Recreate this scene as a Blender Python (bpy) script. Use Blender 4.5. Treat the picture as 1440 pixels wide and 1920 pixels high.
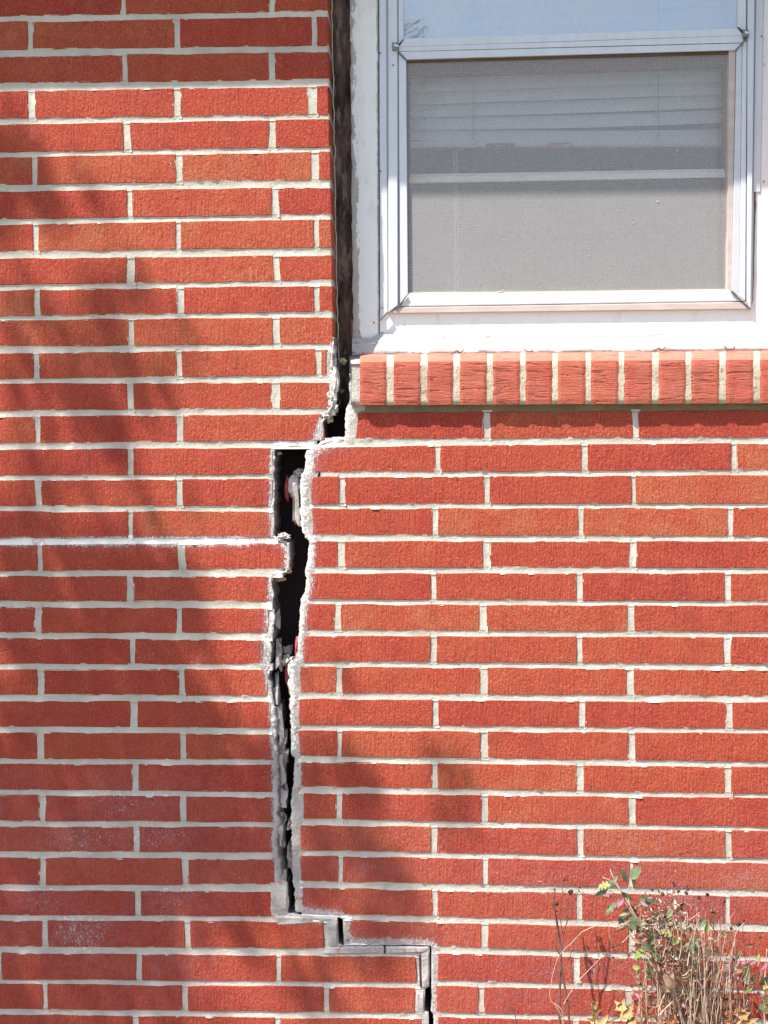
import bpy, bmesh, math, random
from math import radians, sin, cos, pi, exp, sqrt
from mathutils import Vector, Matrix, noise
random.seed(11)
S = bpy.context.scene
COL = S.collection
for o in list(bpy.data.objects):
    bpy.data.objects.remove(o)

# ------------------------------------------------------------------ camera
F = 2450.0            # focal length in photograph pixels (1440 x 1920)
DIST = 2.73           # camera to wall, metres
EYE = 1.30            # camera height
YAW, PITCH, ROLL = radians(-2.50577526), radians(3.15965929), radians(-0.09332817)
_ry = Matrix(((cos(YAW), 0, sin(YAW)), (0, 1, 0), (-sin(YAW), 0, cos(YAW))))
_rx = Matrix(((1, 0, 0), (0, cos(PITCH), -sin(PITCH)), (0, sin(PITCH), cos(PITCH))))
_rz = Matrix(((cos(ROLL), -sin(ROLL), 0), (sin(ROLL), cos(ROLL), 0), (0, 0, 1)))
RM = _ry @ _rx @ _rz
CAM = Vector((0, -DIST, EYE))
def conv(v): return Vector((v[0], v[2], v[1]))
cd = bpy.data.cameras.new('camera')
cam = bpy.data.objects.new('camera', cd); COL.objects.link(cam); S.camera = cam
cd.sensor_fit = 'VERTICAL'; cd.sensor_height = 36; cd.sensor_width = 27
cd.lens = F / 1920 * 36
cd.clip_start = 0.05; cd.clip_end = 2000
rt, up, fw = conv(RM.col[0]), conv(RM.col[1]), conv(RM.col[2])
cam.matrix_world = Matrix(((rt.x, up.x, -fw.x, CAM.x), (rt.y, up.y, -fw.y, CAM.y), (rt.z, up.z, -fw.z, CAM.z), (0, 0, 0, 1)))

def at(px, py, depth=0.0):
    """point of the place seen at pixel (px, py) on the vertical plane y = depth"""
    d = RM @ Vector(((px - 720) / F, -(py - 960) / F, 1.0))
    t = (DIST + depth) / d.z
    return Vector((CAM.x + d.x * t, depth, CAM.z + d.y * t))

# ------------------------------------------------------------------ world, sun
SUNV = Vector((1.40, 1.0, -2.65)).normalized()      # direction of travel
w = bpy.data.worlds.new('World'); S.world = w; w.use_nodes = True
nt = w.node_tree; nt.nodes.clear()
sky = nt.nodes.new('ShaderNodeTexSky'); sky.sky_type = 'NISHITA'; sky.sun_disc = False
sky.sun_elevation = math.asin(-SUNV.z)
sky.sun_rotation = math.atan2(-SUNV.x, -SUNV.y)
sky.air_density = 1.0; sky.dust_density = 1.3; sky.ozone_density = 1.0
bg = nt.nodes.new('ShaderNodeBackground'); bg.inputs[1].default_value = 0.125
wo = nt.nodes.new('ShaderNodeOutputWorld')
nt.links.new(sky.outputs[0], bg.inputs[0]); nt.links.new(bg.outputs[0], wo.inputs[0])
sd = bpy.data.lights.new('sun', 'SUN'); sd.energy = 5.0; sd.angle = radians(0.5); sd.color = (1.0, 0.93, 0.82)
sun = bpy.data.objects.new('sun', sd); COL.objects.link(sun)
sun.rotation_euler = SUNV.to_track_quat('-Z', 'Y').to_euler(); sun.location = (-3, -3, 6)
S.view_settings.view_transform = 'Standard'; S.view_settings.look = 'None'
S.view_settings.gamma = 1.0; S.view_settings.use_curve_mapping = False
S.view_settings.exposure = 1.10
S.cycles.max_bounces = 8; S.cycles.transparent_max_bounces = 24

# ------------------------------------------------------------------ material helpers
class N:
    def __init__(s, name):
        s.m = bpy.data.materials.new(name); s.m.use_nodes = True
        s.t = s.m.node_tree; s.t.nodes.clear()
        s.out = s.t.nodes.new('ShaderNodeOutputMaterial')
    def n(s, ty, **kw):
        x = s.t.nodes.new(ty)
        for k, v in kw.items():
            if k.startswith('i_'):
                x.inputs[int(k[2:])].default_value = v
            else: setattr(x, k, v)
        return x
    def l(s, a, b): s.t.links.new(a, b)
    def val(s, x):
        return x
    def math(s, op, a, b=None, c=None, clamp=False):
        x = s.t.nodes.new('ShaderNodeMath'); x.operation = op; x.use_clamp = clamp
        for i, v in enumerate((a, b, c)):
            if v is None: continue
            if isinstance(v, (int, float)): x.inputs[i].default_value = v
            else: s.l(v, x.inputs[i])
        return x.outputs[0]
    def noise(s, vec, scale, detail=2, rough=0.5, dist=0.0):
        x = s.t.nodes.new('ShaderNodeTexNoise'); x.inputs['Scale'].default_value = scale
        x.inputs['Detail'].default_value = detail; x.inputs['Roughness'].default_value = rough
        x.inputs['Distortion'].default_value = dist
        if vec is not None: s.l(vec, x.inputs['Vector'])
        return x.outputs['Fac']
    def mapv(s, vec, scale=(1, 1, 1)):
        x = s.t.nodes.new('ShaderNodeMapping'); x.inputs['Scale'].default_value = scale
        s.l(vec, x.inputs['Vector']); return x.outputs[0]
    def mix(s, f, a, b, blend='MIX'):
        x = s.t.nodes.new('ShaderNodeMix'); x.data_type = 'RGBA'; x.blend_type = blend
        for i, v in ((0, f), (6, a), (7, b)):
            if isinstance(v, (int, float)): x.inputs[i].default_value = v
            elif isinstance(v, tuple): x.inputs[i].default_value = (*v, 1) if len(v) == 3 else v
            else: s.l(v, x.inputs[i])
        return x.outputs[2]
    def ramp(s, f, stops):
        x = s.t.nodes.new('ShaderNodeValToRGB'); e = x.color_ramp.elements
        while len(e) < len(stops): e.new(0.5)
        for k, (p, c) in enumerate(stops):
            e[k].position = p; e[k].color = (*c, 1) if isinstance(c, tuple) else (c, c, c, 1)
        s.l(f, x.inputs[0]); return x.outputs[0]
    def bump(s, h, dist, strength=1.0, normal=None):
        x = s.t.nodes.new('ShaderNodeBump'); x.inputs['Distance'].default_value = dist
        x.inputs['Strength'].default_value = strength; s.l(h, x.inputs['Height'])
        if normal is not None: s.l(normal, x.inputs['Normal'])
        return x.outputs[0]
    def bsdf(s, col, rough=0.8, normal=None, metal=0.0, spec=0.3, **kw):
        x = s.t.nodes.new('ShaderNodeBsdfPrincipled')
        if isinstance(col, tuple): x.inputs['Base Color'].default_value = (*col, 1)
        else: s.l(col, x.inputs['Base Color'])
        if isinstance(rough, (int, float)): x.inputs['Roughness'].default_value = rough
        else: s.l(rough, x.inputs['Roughness'])
        x.inputs['Metallic'].default_value = metal
        x.inputs['Specular IOR Level'].default_value = spec
        if normal is not None: s.l(normal, x.inputs['Normal'])
        s.l(x.outputs[0], s.out.inputs[0]); return x

def objvec(a):
    """object coordinates shifted by a per-object random amount"""
    tc = a.n('ShaderNodeTexCoord'); oi = a.n('ShaderNodeObjectInfo')
    sh = a.math('MULTIPLY', oi.outputs['Random'], 37.0)
    cb = a.n('ShaderNodeCombineXYZ'); a.l(sh, cb.inputs[0]); a.l(sh, cb.inputs[1]); a.l(sh, cb.inputs[2])
    ad = a.n('ShaderNodeVectorMath', operation='ADD'); a.l(tc.outputs['Object'], ad.inputs[0]); a.l(cb.outputs[0], ad.inputs[1])
    return ad.outputs[0], oi
def geopos(a):
    return a.n('ShaderNodeNewGeometry').outputs['Position']
def attr(a, name):
    x = a.n('ShaderNodeAttribute'); x.attribute_name = name; return x.outputs['Fac']

def brick_material(name, sill=False):
    a = N(name)
    v, oi = objvec(a)
    g = geopos(a)
    sep = a.n('ShaderNodeSeparateColor'); a.l(oi.outputs['Color'], sep.inputs[0])
    tone = sep.outputs[0]
    big = a.noise(v, 14, 4, 0.65)
    t = a.math('ADD', a.math('MULTIPLY', big, 0.85), a.math('MULTIPLY', tone, 0.40))
    col = a.ramp(t, [(0.22, (0.40, 0.049, 0.038)), (0.46, (0.465, 0.070, 0.043)), (0.72, (0.50, 0.096, 0.050)), (0.92, (0.515, 0.145, 0.072))])
    # fine grain: dark pits, pale flecks
    fine = a.noise(v, 420, 3, 0.65)
    col = a.mix(a.ramp(fine, [(0.32, 0.75), (0.50, 0.0)]), col, (0.13, 0.018, 0.014))
    flk = a.noise(v, 300, 2, 0.6)
    col = a.mix(a.ramp(flk, [(0.57, 0.0), (0.74, 0.6)]), col, (0.66, 0.22, 0.13))
    blot = a.noise(v, 38, 4, 0.7)
    col = a.mix(a.ramp(blot, [(0.56, 0.0), (0.74, 0.45)]), col, (0.34, 0.045, 0.045))
    vor = a.n('ShaderNodeTexVoronoi'); vor.inputs['Scale'].default_value = 55; a.l(v, vor.inputs['Vector'])
    fl = a.ramp(vor.outputs['Distance'], [(0.03, 1.0), (0.07, 0.0)])
    vc = a.n('ShaderNodeSeparateColor'); a.l(vor.outputs['Color'], vc.inputs[0])
    fl = a.math('MULTIPLY', fl, a.math('GREATER_THAN', vc.outputs[0], 0.90))
    col = a.mix(fl, col, (0.62, 0.45, 0.34))
    # faint sooty and dusty areas that run down the wall
    dz = a.noise(a.mapv(g, (1, 1, 0.35)), 11, 4, 0.65)
    col = a.mix(a.ramp(dz, [(0.55, 0.0), (0.72, 0.30)]), col, (0.20, 0.05, 0.04))
    ds = a.noise(a.mapv(g, (1, 1, 0.8)), 23, 5, 0.7)
    col = a.mix(a.ramp(ds, [(0.58, 0.0), (0.75, 0.30)]), col, (0.52, 0.24, 0.18))
    # texture of the face: dragged, stippled clay
    if sill:
        col = a.mix(a.ramp(a.noise(v, 24, 3, 0.6), [(0.3, 0.25), (0.7, 0.65)]), col, (0.39, 0.135, 0.098))
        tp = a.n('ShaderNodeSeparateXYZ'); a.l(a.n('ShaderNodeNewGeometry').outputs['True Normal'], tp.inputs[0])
        col = a.mix(a.math('MULTIPLY', a.math('GREATER_THAN', tp.outputs[2], 0.6), 0.50), col, (0.46, 0.23, 0.16))  # upward faces painted paler, standing in for bright sun on the tops
        s1 = a.noise(a.mapv(v, (0.10, 1, 1.0)), 330, 3, 0.7, 0.15)
        s2 = a.noise(a.mapv(v, (0.12, 1, 1.0)), 150, 3, 0.6, 0.25)
        h = a.math('ADD', a.math('MULTIPLY', s1, 0.6), a.math('MULTIPLY', a.ramp(s2, [(0.36, 0.0), (0.46, 1.0)]), 0.55))
        dist = 0.0036
        col = a.mix(a.ramp(s2, [(0.33, 0.7), (0.41, 0.0)]), col, (0.20, 0.045, 0.035))
    else:
        s1 = a.noise(a.mapv(v, (1, 1, 0.70)), 185, 4, 0.70, 0.3)
        s2 = a.noise(a.mapv(v, (1, 1, 0.10)), 210, 2, 0.6)
        pit = a.ramp(a.noise(v, 520, 2, 0.5), [(0.34, 0.0), (0.48, 1.0)])
        h = a.math('ADD', a.math('MULTIPLY', s1, 1.1), a.math('MULTIPLY', s2, 0.85))
        h = a.math('ADD', h, a.math('MULTIPLY', pit, 0.30))
        dist = 0.0060
    # lime / old paint
    li = attr(a, 'lime')
    ln = a.math('ADD', a.math('MULTIPLY', a.noise(a.mapv(g, (1, 1, 0.40)), 380, 4, 0.65), 1.5), a.math('MULTIPLY', a.noise(g, 70, 3, 0.5), 0.35))
    mask = a.math('MULTIPLY', a.math('ADD', a.math('ADD', li, ln), -1.50), 6.0, clamp=True)
    col = a.mix(mask, col, (0.66, 0.64, 0.62))
    haze = a.math('MULTIPLY', li, 0.75, clamp=True)
    col = a.mix(a.math('MULTIPLY', haze, a.ramp(a.noise(g, 45, 3, 0.6), [(0.38, 0.1), (0.60, 0.8)])), col, (0.42, 0.20, 0.23))
    h = a.math('ADD', h, a.math('MULTIPLY', mask, 0.25))
    # broken brick shows dark mortar smear on its flanks
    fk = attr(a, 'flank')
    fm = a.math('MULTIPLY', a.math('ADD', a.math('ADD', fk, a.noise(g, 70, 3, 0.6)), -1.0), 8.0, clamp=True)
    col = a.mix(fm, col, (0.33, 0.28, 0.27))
    nm = a.bump(h, dist, 0.9)
    a.bsdf(col, 0.85, nm, spec=0.25)
    return a.m

def mortar_material(name, c1=(0.44, 0.41, 0.355), c2=(0.57, 0.54, 0.48), bd=0.0016):
    a = N(name); g = geopos(a)
    big = a.noise(g, 14, 4, 0.6)
    col = a.mix(a.ramp(big, [(0.35, 0.0), (0.65, 1.0)]), c1, c2)
    f = a.noise(g, 700, 2, 0.7)
    col = a.mix(a.ramp(f, [(0.30, 0.6), (0.42, 0.0)]), col, (0.22, 0.20, 0.18))
    if bd > 0.002: col = a.mix(a.ramp(a.noise(g, 48, 4, 0.65), [(0.58, 0.0), (0.64, 0.75)]), col, (0.36, 0.17, 0.14))
    li = attr(a, 'lime')
    ln = a.noise(g, 180, 3, 0.6)
    mask = a.math('MULTIPLY', a.math('ADD', a.math('ADD', li, a.math('MULTIPLY', ln, 1.2)), -1.1), 6.0, clamp=True)
    col = a.mix(mask, col, (0.80, 0.79, 0.77))
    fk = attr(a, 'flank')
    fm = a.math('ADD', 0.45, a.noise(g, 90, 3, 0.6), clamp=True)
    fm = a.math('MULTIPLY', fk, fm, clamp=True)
    col = a.mix(fm, col, (0.20, 0.165, 0.165))  # shade on the inward flanks put into the mortar colour
    h = a.math('ADD', a.math('MULTIPLY', a.noise(g, 480, 3, 0.7), 0.7), a.noise(g, 130, 3, 0.6))
    a.bsdf(col, 0.95, a.bump(h, bd, 0.8), spec=0.15)
    return a.m

def simple(name, col, rough=0.6, metal=0.0, spec=0.4, nscale=120, namt=0.12, bump=0.0003, stretch=(1, 1, 1), dirt=None):
    a = N(name); g = geopos(a)
    n = a.noise(a.mapv(g, stretch), nscale, 4, 0.6)
    c = a.mix(a.ramp(n, [(0.3, 0.0), (0.7, 1.0)]), tuple(x * (1 - namt) for x in col), tuple(min(1, x * (1 + namt)) for x in col))
    if dirt:
        d = a.ramp(a.noise(a.mapv(g, dirt[3]), dirt[1], 5, 0.7), [(dirt[2], 0.0), (dirt[2] + 0.10, 0.8)])
        c = a.mix(d, c, dirt[0])
    a.bsdf(c, rough, a.bump(n, bump, 0.7), metal, spec)
    return a.m

MB_BRICK = brick_material('rug faced red brick')
MB_SILL = brick_material('wire cut sill brick', True)
M_OLIVE = mortar_material('shade tinted sill bed mortar', (0.17, 0.135, 0.08), (0.27, 0.22, 0.14))  # shadow under the sill painted in as a dark olive tone
M_SILLMORTAR = mortar_material('yellowed sill mortar', (0.42, 0.37, 0.27), (0.58, 0.53, 0.42), 0.0030)
M_MORTAR = mortar_material('weathered lime mortar')
M_CRUST = mortar_material('grey repair mortar', (0.33, 0.30, 0.285), (0.56, 0.53, 0.50), 0.0026)
def paint_material(hz=False):
    a = N('old white paint' if not hz else 'flaking sill paint'); g = geopos(a)
    if hz: g = a.mapv(g, (0.25, 1, 2.2))
    n = a.noise(a.mapv(g, (1, 1, 0.12)), 160, 4, 0.6)
    col = a.mix(n, (0.76, 0.765, 0.76), (0.86, 0.865, 0.86))
    st = a.noise(a.mapv(g, (1, 1, 0.35)), 30, 5, 0.7)
    col = a.mix(a.ramp(st, [(0.54, 0.0), (0.72, 0.45)]), col, (0.55, 0.51, 0.46))
    pe = attr(a, 'peel')
    pn = a.math('ADD', a.math('MULTIPLY', a.noise(a.mapv(g, (1, 1, 0.35)), 75, 4, 0.6), 1.3), a.math('MULTIPLY', a.noise(g, 260, 2, 0.6), 0.35))
    m = a.math('MULTIPLY', a.math('ADD', a.math('ADD', pe, pn), -1.32), 14.0, clamp=True)
    wood = a.mix(a.noise(a.mapv(g, (1, 1, 0.06)), 300, 3, 0.6), (0.30, 0.28, 0.27), (0.55, 0.53, 0.51))
    col = a.mix(m, col, wood)
    cr = a.noise(a.mapv(g, (1, 1, 0.25)), 210, 3, 0.7, 0.8)
    crm = a.math('MULTIPLY', a.ramp(cr, [(0.30, 1.0), (0.36, 0.0)]), a.math('MULTIPLY', pe, 1.6, clamp=True))
    col = a.mix(crm, col, (0.13, 0.11, 0.10))
    h = a.math('SUBTRACT', a.math('MULTIPLY', n, 0.15), a.math('MULTIPLY', m, 1.0))
    h = a.math('SUBTRACT', h, crm)
    a.bsdf(col, 0.6, a.bump(h, 0.0012, 0.8), spec=0.3)
    return a.m
M_PAINT = paint_material(); M_PAINT_H = paint_material(True)
M_ALU = simple('pale aluminium frame', (0.585, 0.605, 0.65), 0.42, 0.15, 0.5, 60, 0.05, 0.0002, (1, 1, 0.2), ((0.40, 0.38, 0.38), 55, 0.66, (1, 1, 0.4)))
M_ALU2 = simple('dull aluminium sash', (0.54, 0.56, 0.60), 0.4, 0.15, 0.5, 60, 0.05, 0.0002, (0.3, 1, 1), ((0.36, 0.34, 0.35), 70, 0.66, (0.5, 1, 1)))
M_TAN = simple('tan aluminium', (0.50, 0.42, 0.39), 0.5, 0.1, 0.4, 60, 0.12, 0.0003, (0.3, 1, 1))  # tan grey metal for the lower lip and screen bead
M_SEAL = simple('dark glazing seal', (0.10, 0.095, 0.10), 0.7)
M_DARKMETAL = simple('tarnished latch metal', (0.22, 0.21, 0.21), 0.45, 0.6, 0.5)
M_STUD = simple('weathered dark framing wood', (0.125, 0.082, 0.068), 0.9, 0, 0.2, 55, 0.7, 0.008, (1, 1, 0.22), ((0.30, 0.24, 0.20), 60, 0.53, (1, 1, 0.3)))
M_BLACK = simple('black building paper', (0.055, 0.036, 0.040), 0.95, 0, 0.1)
M_RAW = simple('bare orange wood', (0.33, 0.13, 0.055), 0.85, 0, 0.2, 90, 0.3, 0.001, (1, 1, 0.1))
M_BLIND = simple('white vinyl blind', (0.80, 0.81, 0.82), 0.5, 0, 0.4, 20, 0.05, 0.0002)
M_CORD = simple('white blind cord', (0.80, 0.79, 0.77), 0.8)
M_LABEL_D = simple('grey sticker', (0.06, 0.06, 0.065), 0.5)
M_LABEL_O = simple('orange sticker', (0.62, 0.20, 0.10), 0.5)
M_LABEL_W = simple('sticker print', (0.6, 0.6, 0.58), 0.5)
M_SASHWOOD = simple('painted inner sash', (0.62, 0.62, 0.60), 0.6, 0, 0.3, 90, 0.08, 0.0006, (0.2, 1, 1), ((0.25, 0.22, 0.20), 90, 0.60, (0.3, 1, 1)))
M_BROWN = simple('brown inner frame', (0.10, 0.070, 0.055), 0.7, 0, 0.3, 60, 0.15, 0.0005, (0.2, 1, 1))
M_ROOM = simple('dim room wall', (0.14, 0.135, 0.13), 0.9)
M_CREAM = simple('cream caulk', (0.62, 0.56, 0.43), 0.8, 0, 0.2, 90, 0.2, 0.001)
M_SOFFIT = simple('painted soffit', (0.70, 0.70, 0.68), 0.7)
M_SHINGLE = simple('grey roof shingle', (0.10, 0.095, 0.09), 0.95, 0, 0.1, 80, 0.4, 0.002)
M_BARK = simple('bark', (0.12, 0.09, 0.07), 0.95, 0, 0.1, 30, 0.4, 0.01, (1, 1, 0.2))
M_LEAF_TREE = simple('tree leaf', (0.07, 0.11, 0.03), 0.6, 0, 0.3, 8, 0.4, 0.0005)
M_SOIL = simple('dry soil', (0.16, 0.12, 0.085), 1.0, 0, 0.1, 40, 0.4, 0.01)
M_GRASS = simple('lawn', (0.17, 0.155, 0.10), 1.0, 0, 0.1, 6, 0.4, 0.02)
def leafmat(name, c1, c2, c3=None):
    a = N(name); v, oi = objvec(a); g = geopos(a)
    n = a.noise(g, 90, 4, 0.6)
    c = a.mix(a.ramp(n, [(0.35, 0.0), (0.65, 1.0)]), c1, c2)
    if c3: c = a.mix(a.ramp(a.noise(g, 160, 3, 0.6), [(0.58, 0.0), (0.68, 0.8)]), c, c3)
    b = a.bsdf(c, 0.6, a.bump(n, 0.0012, 0.6), spec=0.3)
    tr = a.n('ShaderNodeBsdfTranslucent'); a.l(c, tr.inputs[0])
    mx = a.n('ShaderNodeMixShader'); mx.inputs[0].default_value = 0.25
    a.l(b.outputs[0], mx.inputs[1]); a.l(tr.outputs[0], mx.inputs[2]); a.l(mx.outputs[0], a.out.inputs[0])
    return a.m
M_GREEN = leafmat('grey green leaf', (0.085, 0.13, 0.06), (0.17, 0.22, 0.12), (0.30, 0.30, 0.24))
M_LIME = leafmat('yellow green leaf', (0.19, 0.25, 0.06), (0.31, 0.36, 0.13))
M_DRYL = leafmat('dried brown leaf', (0.20, 0.115, 0.075), (0.38, 0.27, 0.18), (0.14, 0.07, 0.06))
M_OAK = leafmat('yellow brown oak leaf', (0.50, 0.30, 0.12), (0.68, 0.47, 0.22), (0.34, 0.15, 0.07))
M_RUST = leafmat('rust oak leaf', (0.36, 0.14, 0.06), (0.52, 0.24, 0.11))
M_PINK = leafmat('magenta leaf', (0.27, 0.10, 0.15), (0.42, 0.22, 0.27))
M_STEMD = simple('dark dry stem', (0.14, 0.075, 0.065), 0.8, 0, 0.2, 150, 0.3, 0.0006)
M_STEML = simple('pale dry stem', (0.40, 0.31, 0.235), 0.8, 0, 0.2, 150, 0.25, 0.0006)
M_STEMP = simple('pinkish dry stem', (0.29, 0.18, 0.145), 0.8, 0, 0.2, 150, 0.25, 0.0006)
M_SEED = simple('dark seed head', (0.06, 0.035, 0.030), 0.95, 0, 0.1, 300, 0.4, 0.002)
M_DEBRIS = simple('grey brown scrap', (0.20, 0.15, 0.13), 0.8, 0, 0.2, 200, 0.4, 0.001)

def screen_material():
    a = N('insect screen mesh'); g = geopos(a)
    sp = a.n('ShaderNodeSeparateXYZ'); a.l(g, sp.inputs[0])
    k = 2 * pi / 0.0034
    wx = a.math('SINE', a.math('MULTIPLY', sp.outputs[0], k))
    wz = a.math('SINE', a.math('MULTIPLY', sp.outputs[2], k))
    wv = a.math('MULTIPLY', a.math('ADD', wx, wz), 0.03)
    wob = a.math('MULTIPLY', a.math('ADD', a.noise(g, 300, 2, 0.6), -0.5), 0.12)
    fac = a.math('ADD', a.math('ADD', wv, wob), 0.33, clamp=True)
    d = a.n('ShaderNodeBsdfDiffuse'); d.inputs[0].default_value = (0.50, 0.48, 0.48, 1)
    c = a.mix(a.noise(g, 12, 3, 0.5), (0.66, 0.635, 0.645), (0.73, 0.70, 0.71)); a.l(c, d.inputs[0])
    t = a.n('ShaderNodeBsdfTransparent')
    m = a.n('ShaderNodeMixShader'); a.l(fac, m.inputs[0]); a.l(t.outputs[0], m.inputs[1]); a.l(d.outputs[0], m.inputs[2])
    a.l(m.outputs[0], a.out.inputs[0]); return a.m
def glass_material(name, refl=0.10, pale_veil=0.10):
    a = N(name); g = geopos(a)
    t = a.n('ShaderNodeBsdfTransparent'); t.inputs[0].default_value = (0.93, 0.95, 0.96, 1)
    gl = a.n('ShaderNodeBsdfGlossy'); gl.inputs['Roughness'].default_value = 0.02
    nb = a.bump(a.noise(g, 5, 2, 0.5), 0.002, 0.5); a.l(nb, gl.inputs['Normal'])
    fr = a.n('ShaderNodeFresnel'); fr.inputs[0].default_value = 1.5
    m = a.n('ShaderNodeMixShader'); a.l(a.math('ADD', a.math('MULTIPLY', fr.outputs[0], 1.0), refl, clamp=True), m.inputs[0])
    a.l(t.outputs[0], m.inputs[1]); a.l(gl.outputs[0], m.inputs[2])
    df = a.n('ShaderNodeBsdfDiffuse'); df.inputs[0].default_value = (0.80, 0.79, 0.77, 1)  # pale diffuse layer standing in for bright sky reflected on the pane
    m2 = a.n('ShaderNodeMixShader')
    a.l(a.math('MULTIPLY', a.ramp(a.noise(a.mapv(g, (1, 1, 0.5)), 7, 5, 0.6), [(0.3, 0.3), (0.7, 1.0)]), pale_veil), m2.inputs[0])
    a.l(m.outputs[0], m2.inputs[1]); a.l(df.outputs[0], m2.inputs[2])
    a.l(m2.outputs[0], a.out.inputs[0]); return a.m
M_SCREEN = screen_material()
M_GLASS = glass_material('storm window glass', 0.34, 0.42)  # mirror share and pale layer raised to imitate a bright sky reflection
M_GLASS_IN = glass_material('inner window glass', 0.0, 0.02)

# ------------------------------------------------------------------ mesh helpers
def link(name, verts, faces, mat, parent=None, attrs=None, smooth=False, origin=None):
    verts = [Vector(v) for v in verts]
    if origin is None:
        lo = Vector((min(v.x for v in verts), min(v.y for v in verts), min(v.z for v in verts)))
        hi = Vector((max(v.x for v in verts), max(v.y for v in verts), max(v.z for v in verts)))
        origin = (lo + hi) / 2
    me = bpy.data.meshes.new(name)
    me.from_pydata([v - origin for v in verts], [], faces); me.update()
    for m in (mat if isinstance(mat, (list, tuple)) else [mat]): me.materials.append(m)
    for k, vals in (attrs or {}).items():
        at_ = me.attributes.new(k, 'FLOAT', 'POINT'); at_.data.foreach_set('value', vals)
    if smooth: me.polygons.foreach_set('use_smooth', [True] * len(me.polygons))
    o = bpy.data.objects.new(name, me); COL.objects.link(o)
    o.location = origin
    if parent is not None:
        o.parent = parent
        o.matrix_parent_inverse = Matrix.Translation(-WLOC[parent.name])
    WLOC[o.name] = origin.copy() if parent is None else origin.copy()
    return o
WLOC = {}
def tag(o, label=None, cat=None, group=None, kind=None):
    if label: o['label'] = label
    if cat: o['category'] = cat
    if group: o['group'] = group
    if kind: o['kind'] = kind
    return o
def empty(name, loc, label, cat, group=None):
    o = bpy.data.objects.new(name, None); COL.objects.link(o); o.location = loc
    o.empty_display_size = 0.05
    WLOC[o.name] = Vector(loc)
    return tag(o, label, cat, group)
class MB:
    def __init__(s): s.v = []; s.f = []; s.a = {}
    def add(s, verts, faces, **attrs):
        b = len(s.v); s.v += [Vector(v) for v in verts]; s.f += [tuple(i + b for i in f) for f in faces]
        for k, vals in attrs.items():
            s.a.setdefault(k, [0.0] * b)
            s.a[k] += list(vals)
        for k in s.a:
            if len(s.a[k]) < len(s.v): s.a[k] += [0.0] * (len(s.v) - len(s.a[k]))
    def build(s, name, mat, parent=None, smooth=False):
        return link(name, s.v, s.f, mat, parent, s.a, smooth)
def grid_faces(nu, nv, base=0, flip=False):
    fs = []
    for j in range(nv - 1):
        for i in range(nu - 1):
            q = (base + j * nu + i, base + j * nu + i + 1, base + (j + 1) * nu + i + 1, base + (j + 1) * nu + i)
            fs.append(q[::-1] if flip else q)
    return fs
def nz(x, y, z=0.0): return noise.noise(Vector((x, y, z)))
def lerp(a, b, t): return a + (b - a) * t
def tube(mb, pts, r0, r1, n=5, cap=True):
    vs = []; fs = []
    m = len(pts)
    for i, p in enumerate(pts):
        p = Vector(p)
        d = (Vector(pts[min(i + 1, m - 1)]) - Vector(pts[max(i - 1, 0)])).normalized()
        a = d.cross(Vector((0.31, 0.9, 0.2))).normalized(); b = d.cross(a)
        r = lerp(r0, r1, i / max(1, m - 1))
        for k in range(n):
            an = 2 * pi * k / n
            vs.append(p + a * (r * cos(an)) + b * (r * sin(an)))
    for i in range(m - 1):
        for k in range(n):
            fs.append((i * n + k, i * n + (k + 1) % n, (i + 1) * n + (k + 1) % n, (i + 1) * n + k))
    if cap:
        fs.append(tuple(range(n))[::-1]); fs.append(tuple((m - 1) * n + k for k in range(n)))
    mb.add(vs, fs)
def smooth_path(pts, k=6):
    out = []
    P = [Vector(p) for p in pts]
    for i in range(len(P) - 1):
        p0 = P[max(i - 1, 0)]; p1 = P[i]; p2 = P[i + 1]; p3 = P[min(i + 2, len(P) - 1)]
        for j in range(k):
            t = j / k
            out.append(0.5 * ((2 * p1) + (p2 - p0) * t + (2 * p0 - 5 * p1 + 4 * p2 - p3) * t * t + (3 * p1 - p0 - 3 * p2 + p3) * t ** 3))
    out.append(P[-1]); return out
def lump(name, c, size, mat, parent, seed=0, sub=2, rough=0.35, facet=False):
    bm = bmesh.new(); bmesh.ops.create_icosphere(bm, subdivisions=sub, radius=1.0)
    for v in bm.verts:
        k = 1 + rough * (nz(v.co.x * 1.7 + seed, v.co.y * 1.7, v.co.z * 1.7) * 1.5 + 0.9 * nz(v.co.x * 4 + seed, v.co.y * 4, v.co.z * 4) + 0.6 * nz(v.co.x * 9 + seed, v.co.y * 9, v.co.z * 9))
        v.co = Vector((v.co.x * size[0], v.co.y * size[1], v.co.z * size[2])) * k
    vs = [v.co + Vector(c) for v in bm.verts]; fs = [tuple(v.index for v in f.verts) for f in bm.faces]
    bm.free()
    return link(name, vs, fs, mat, parent, smooth=not facet)

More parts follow.
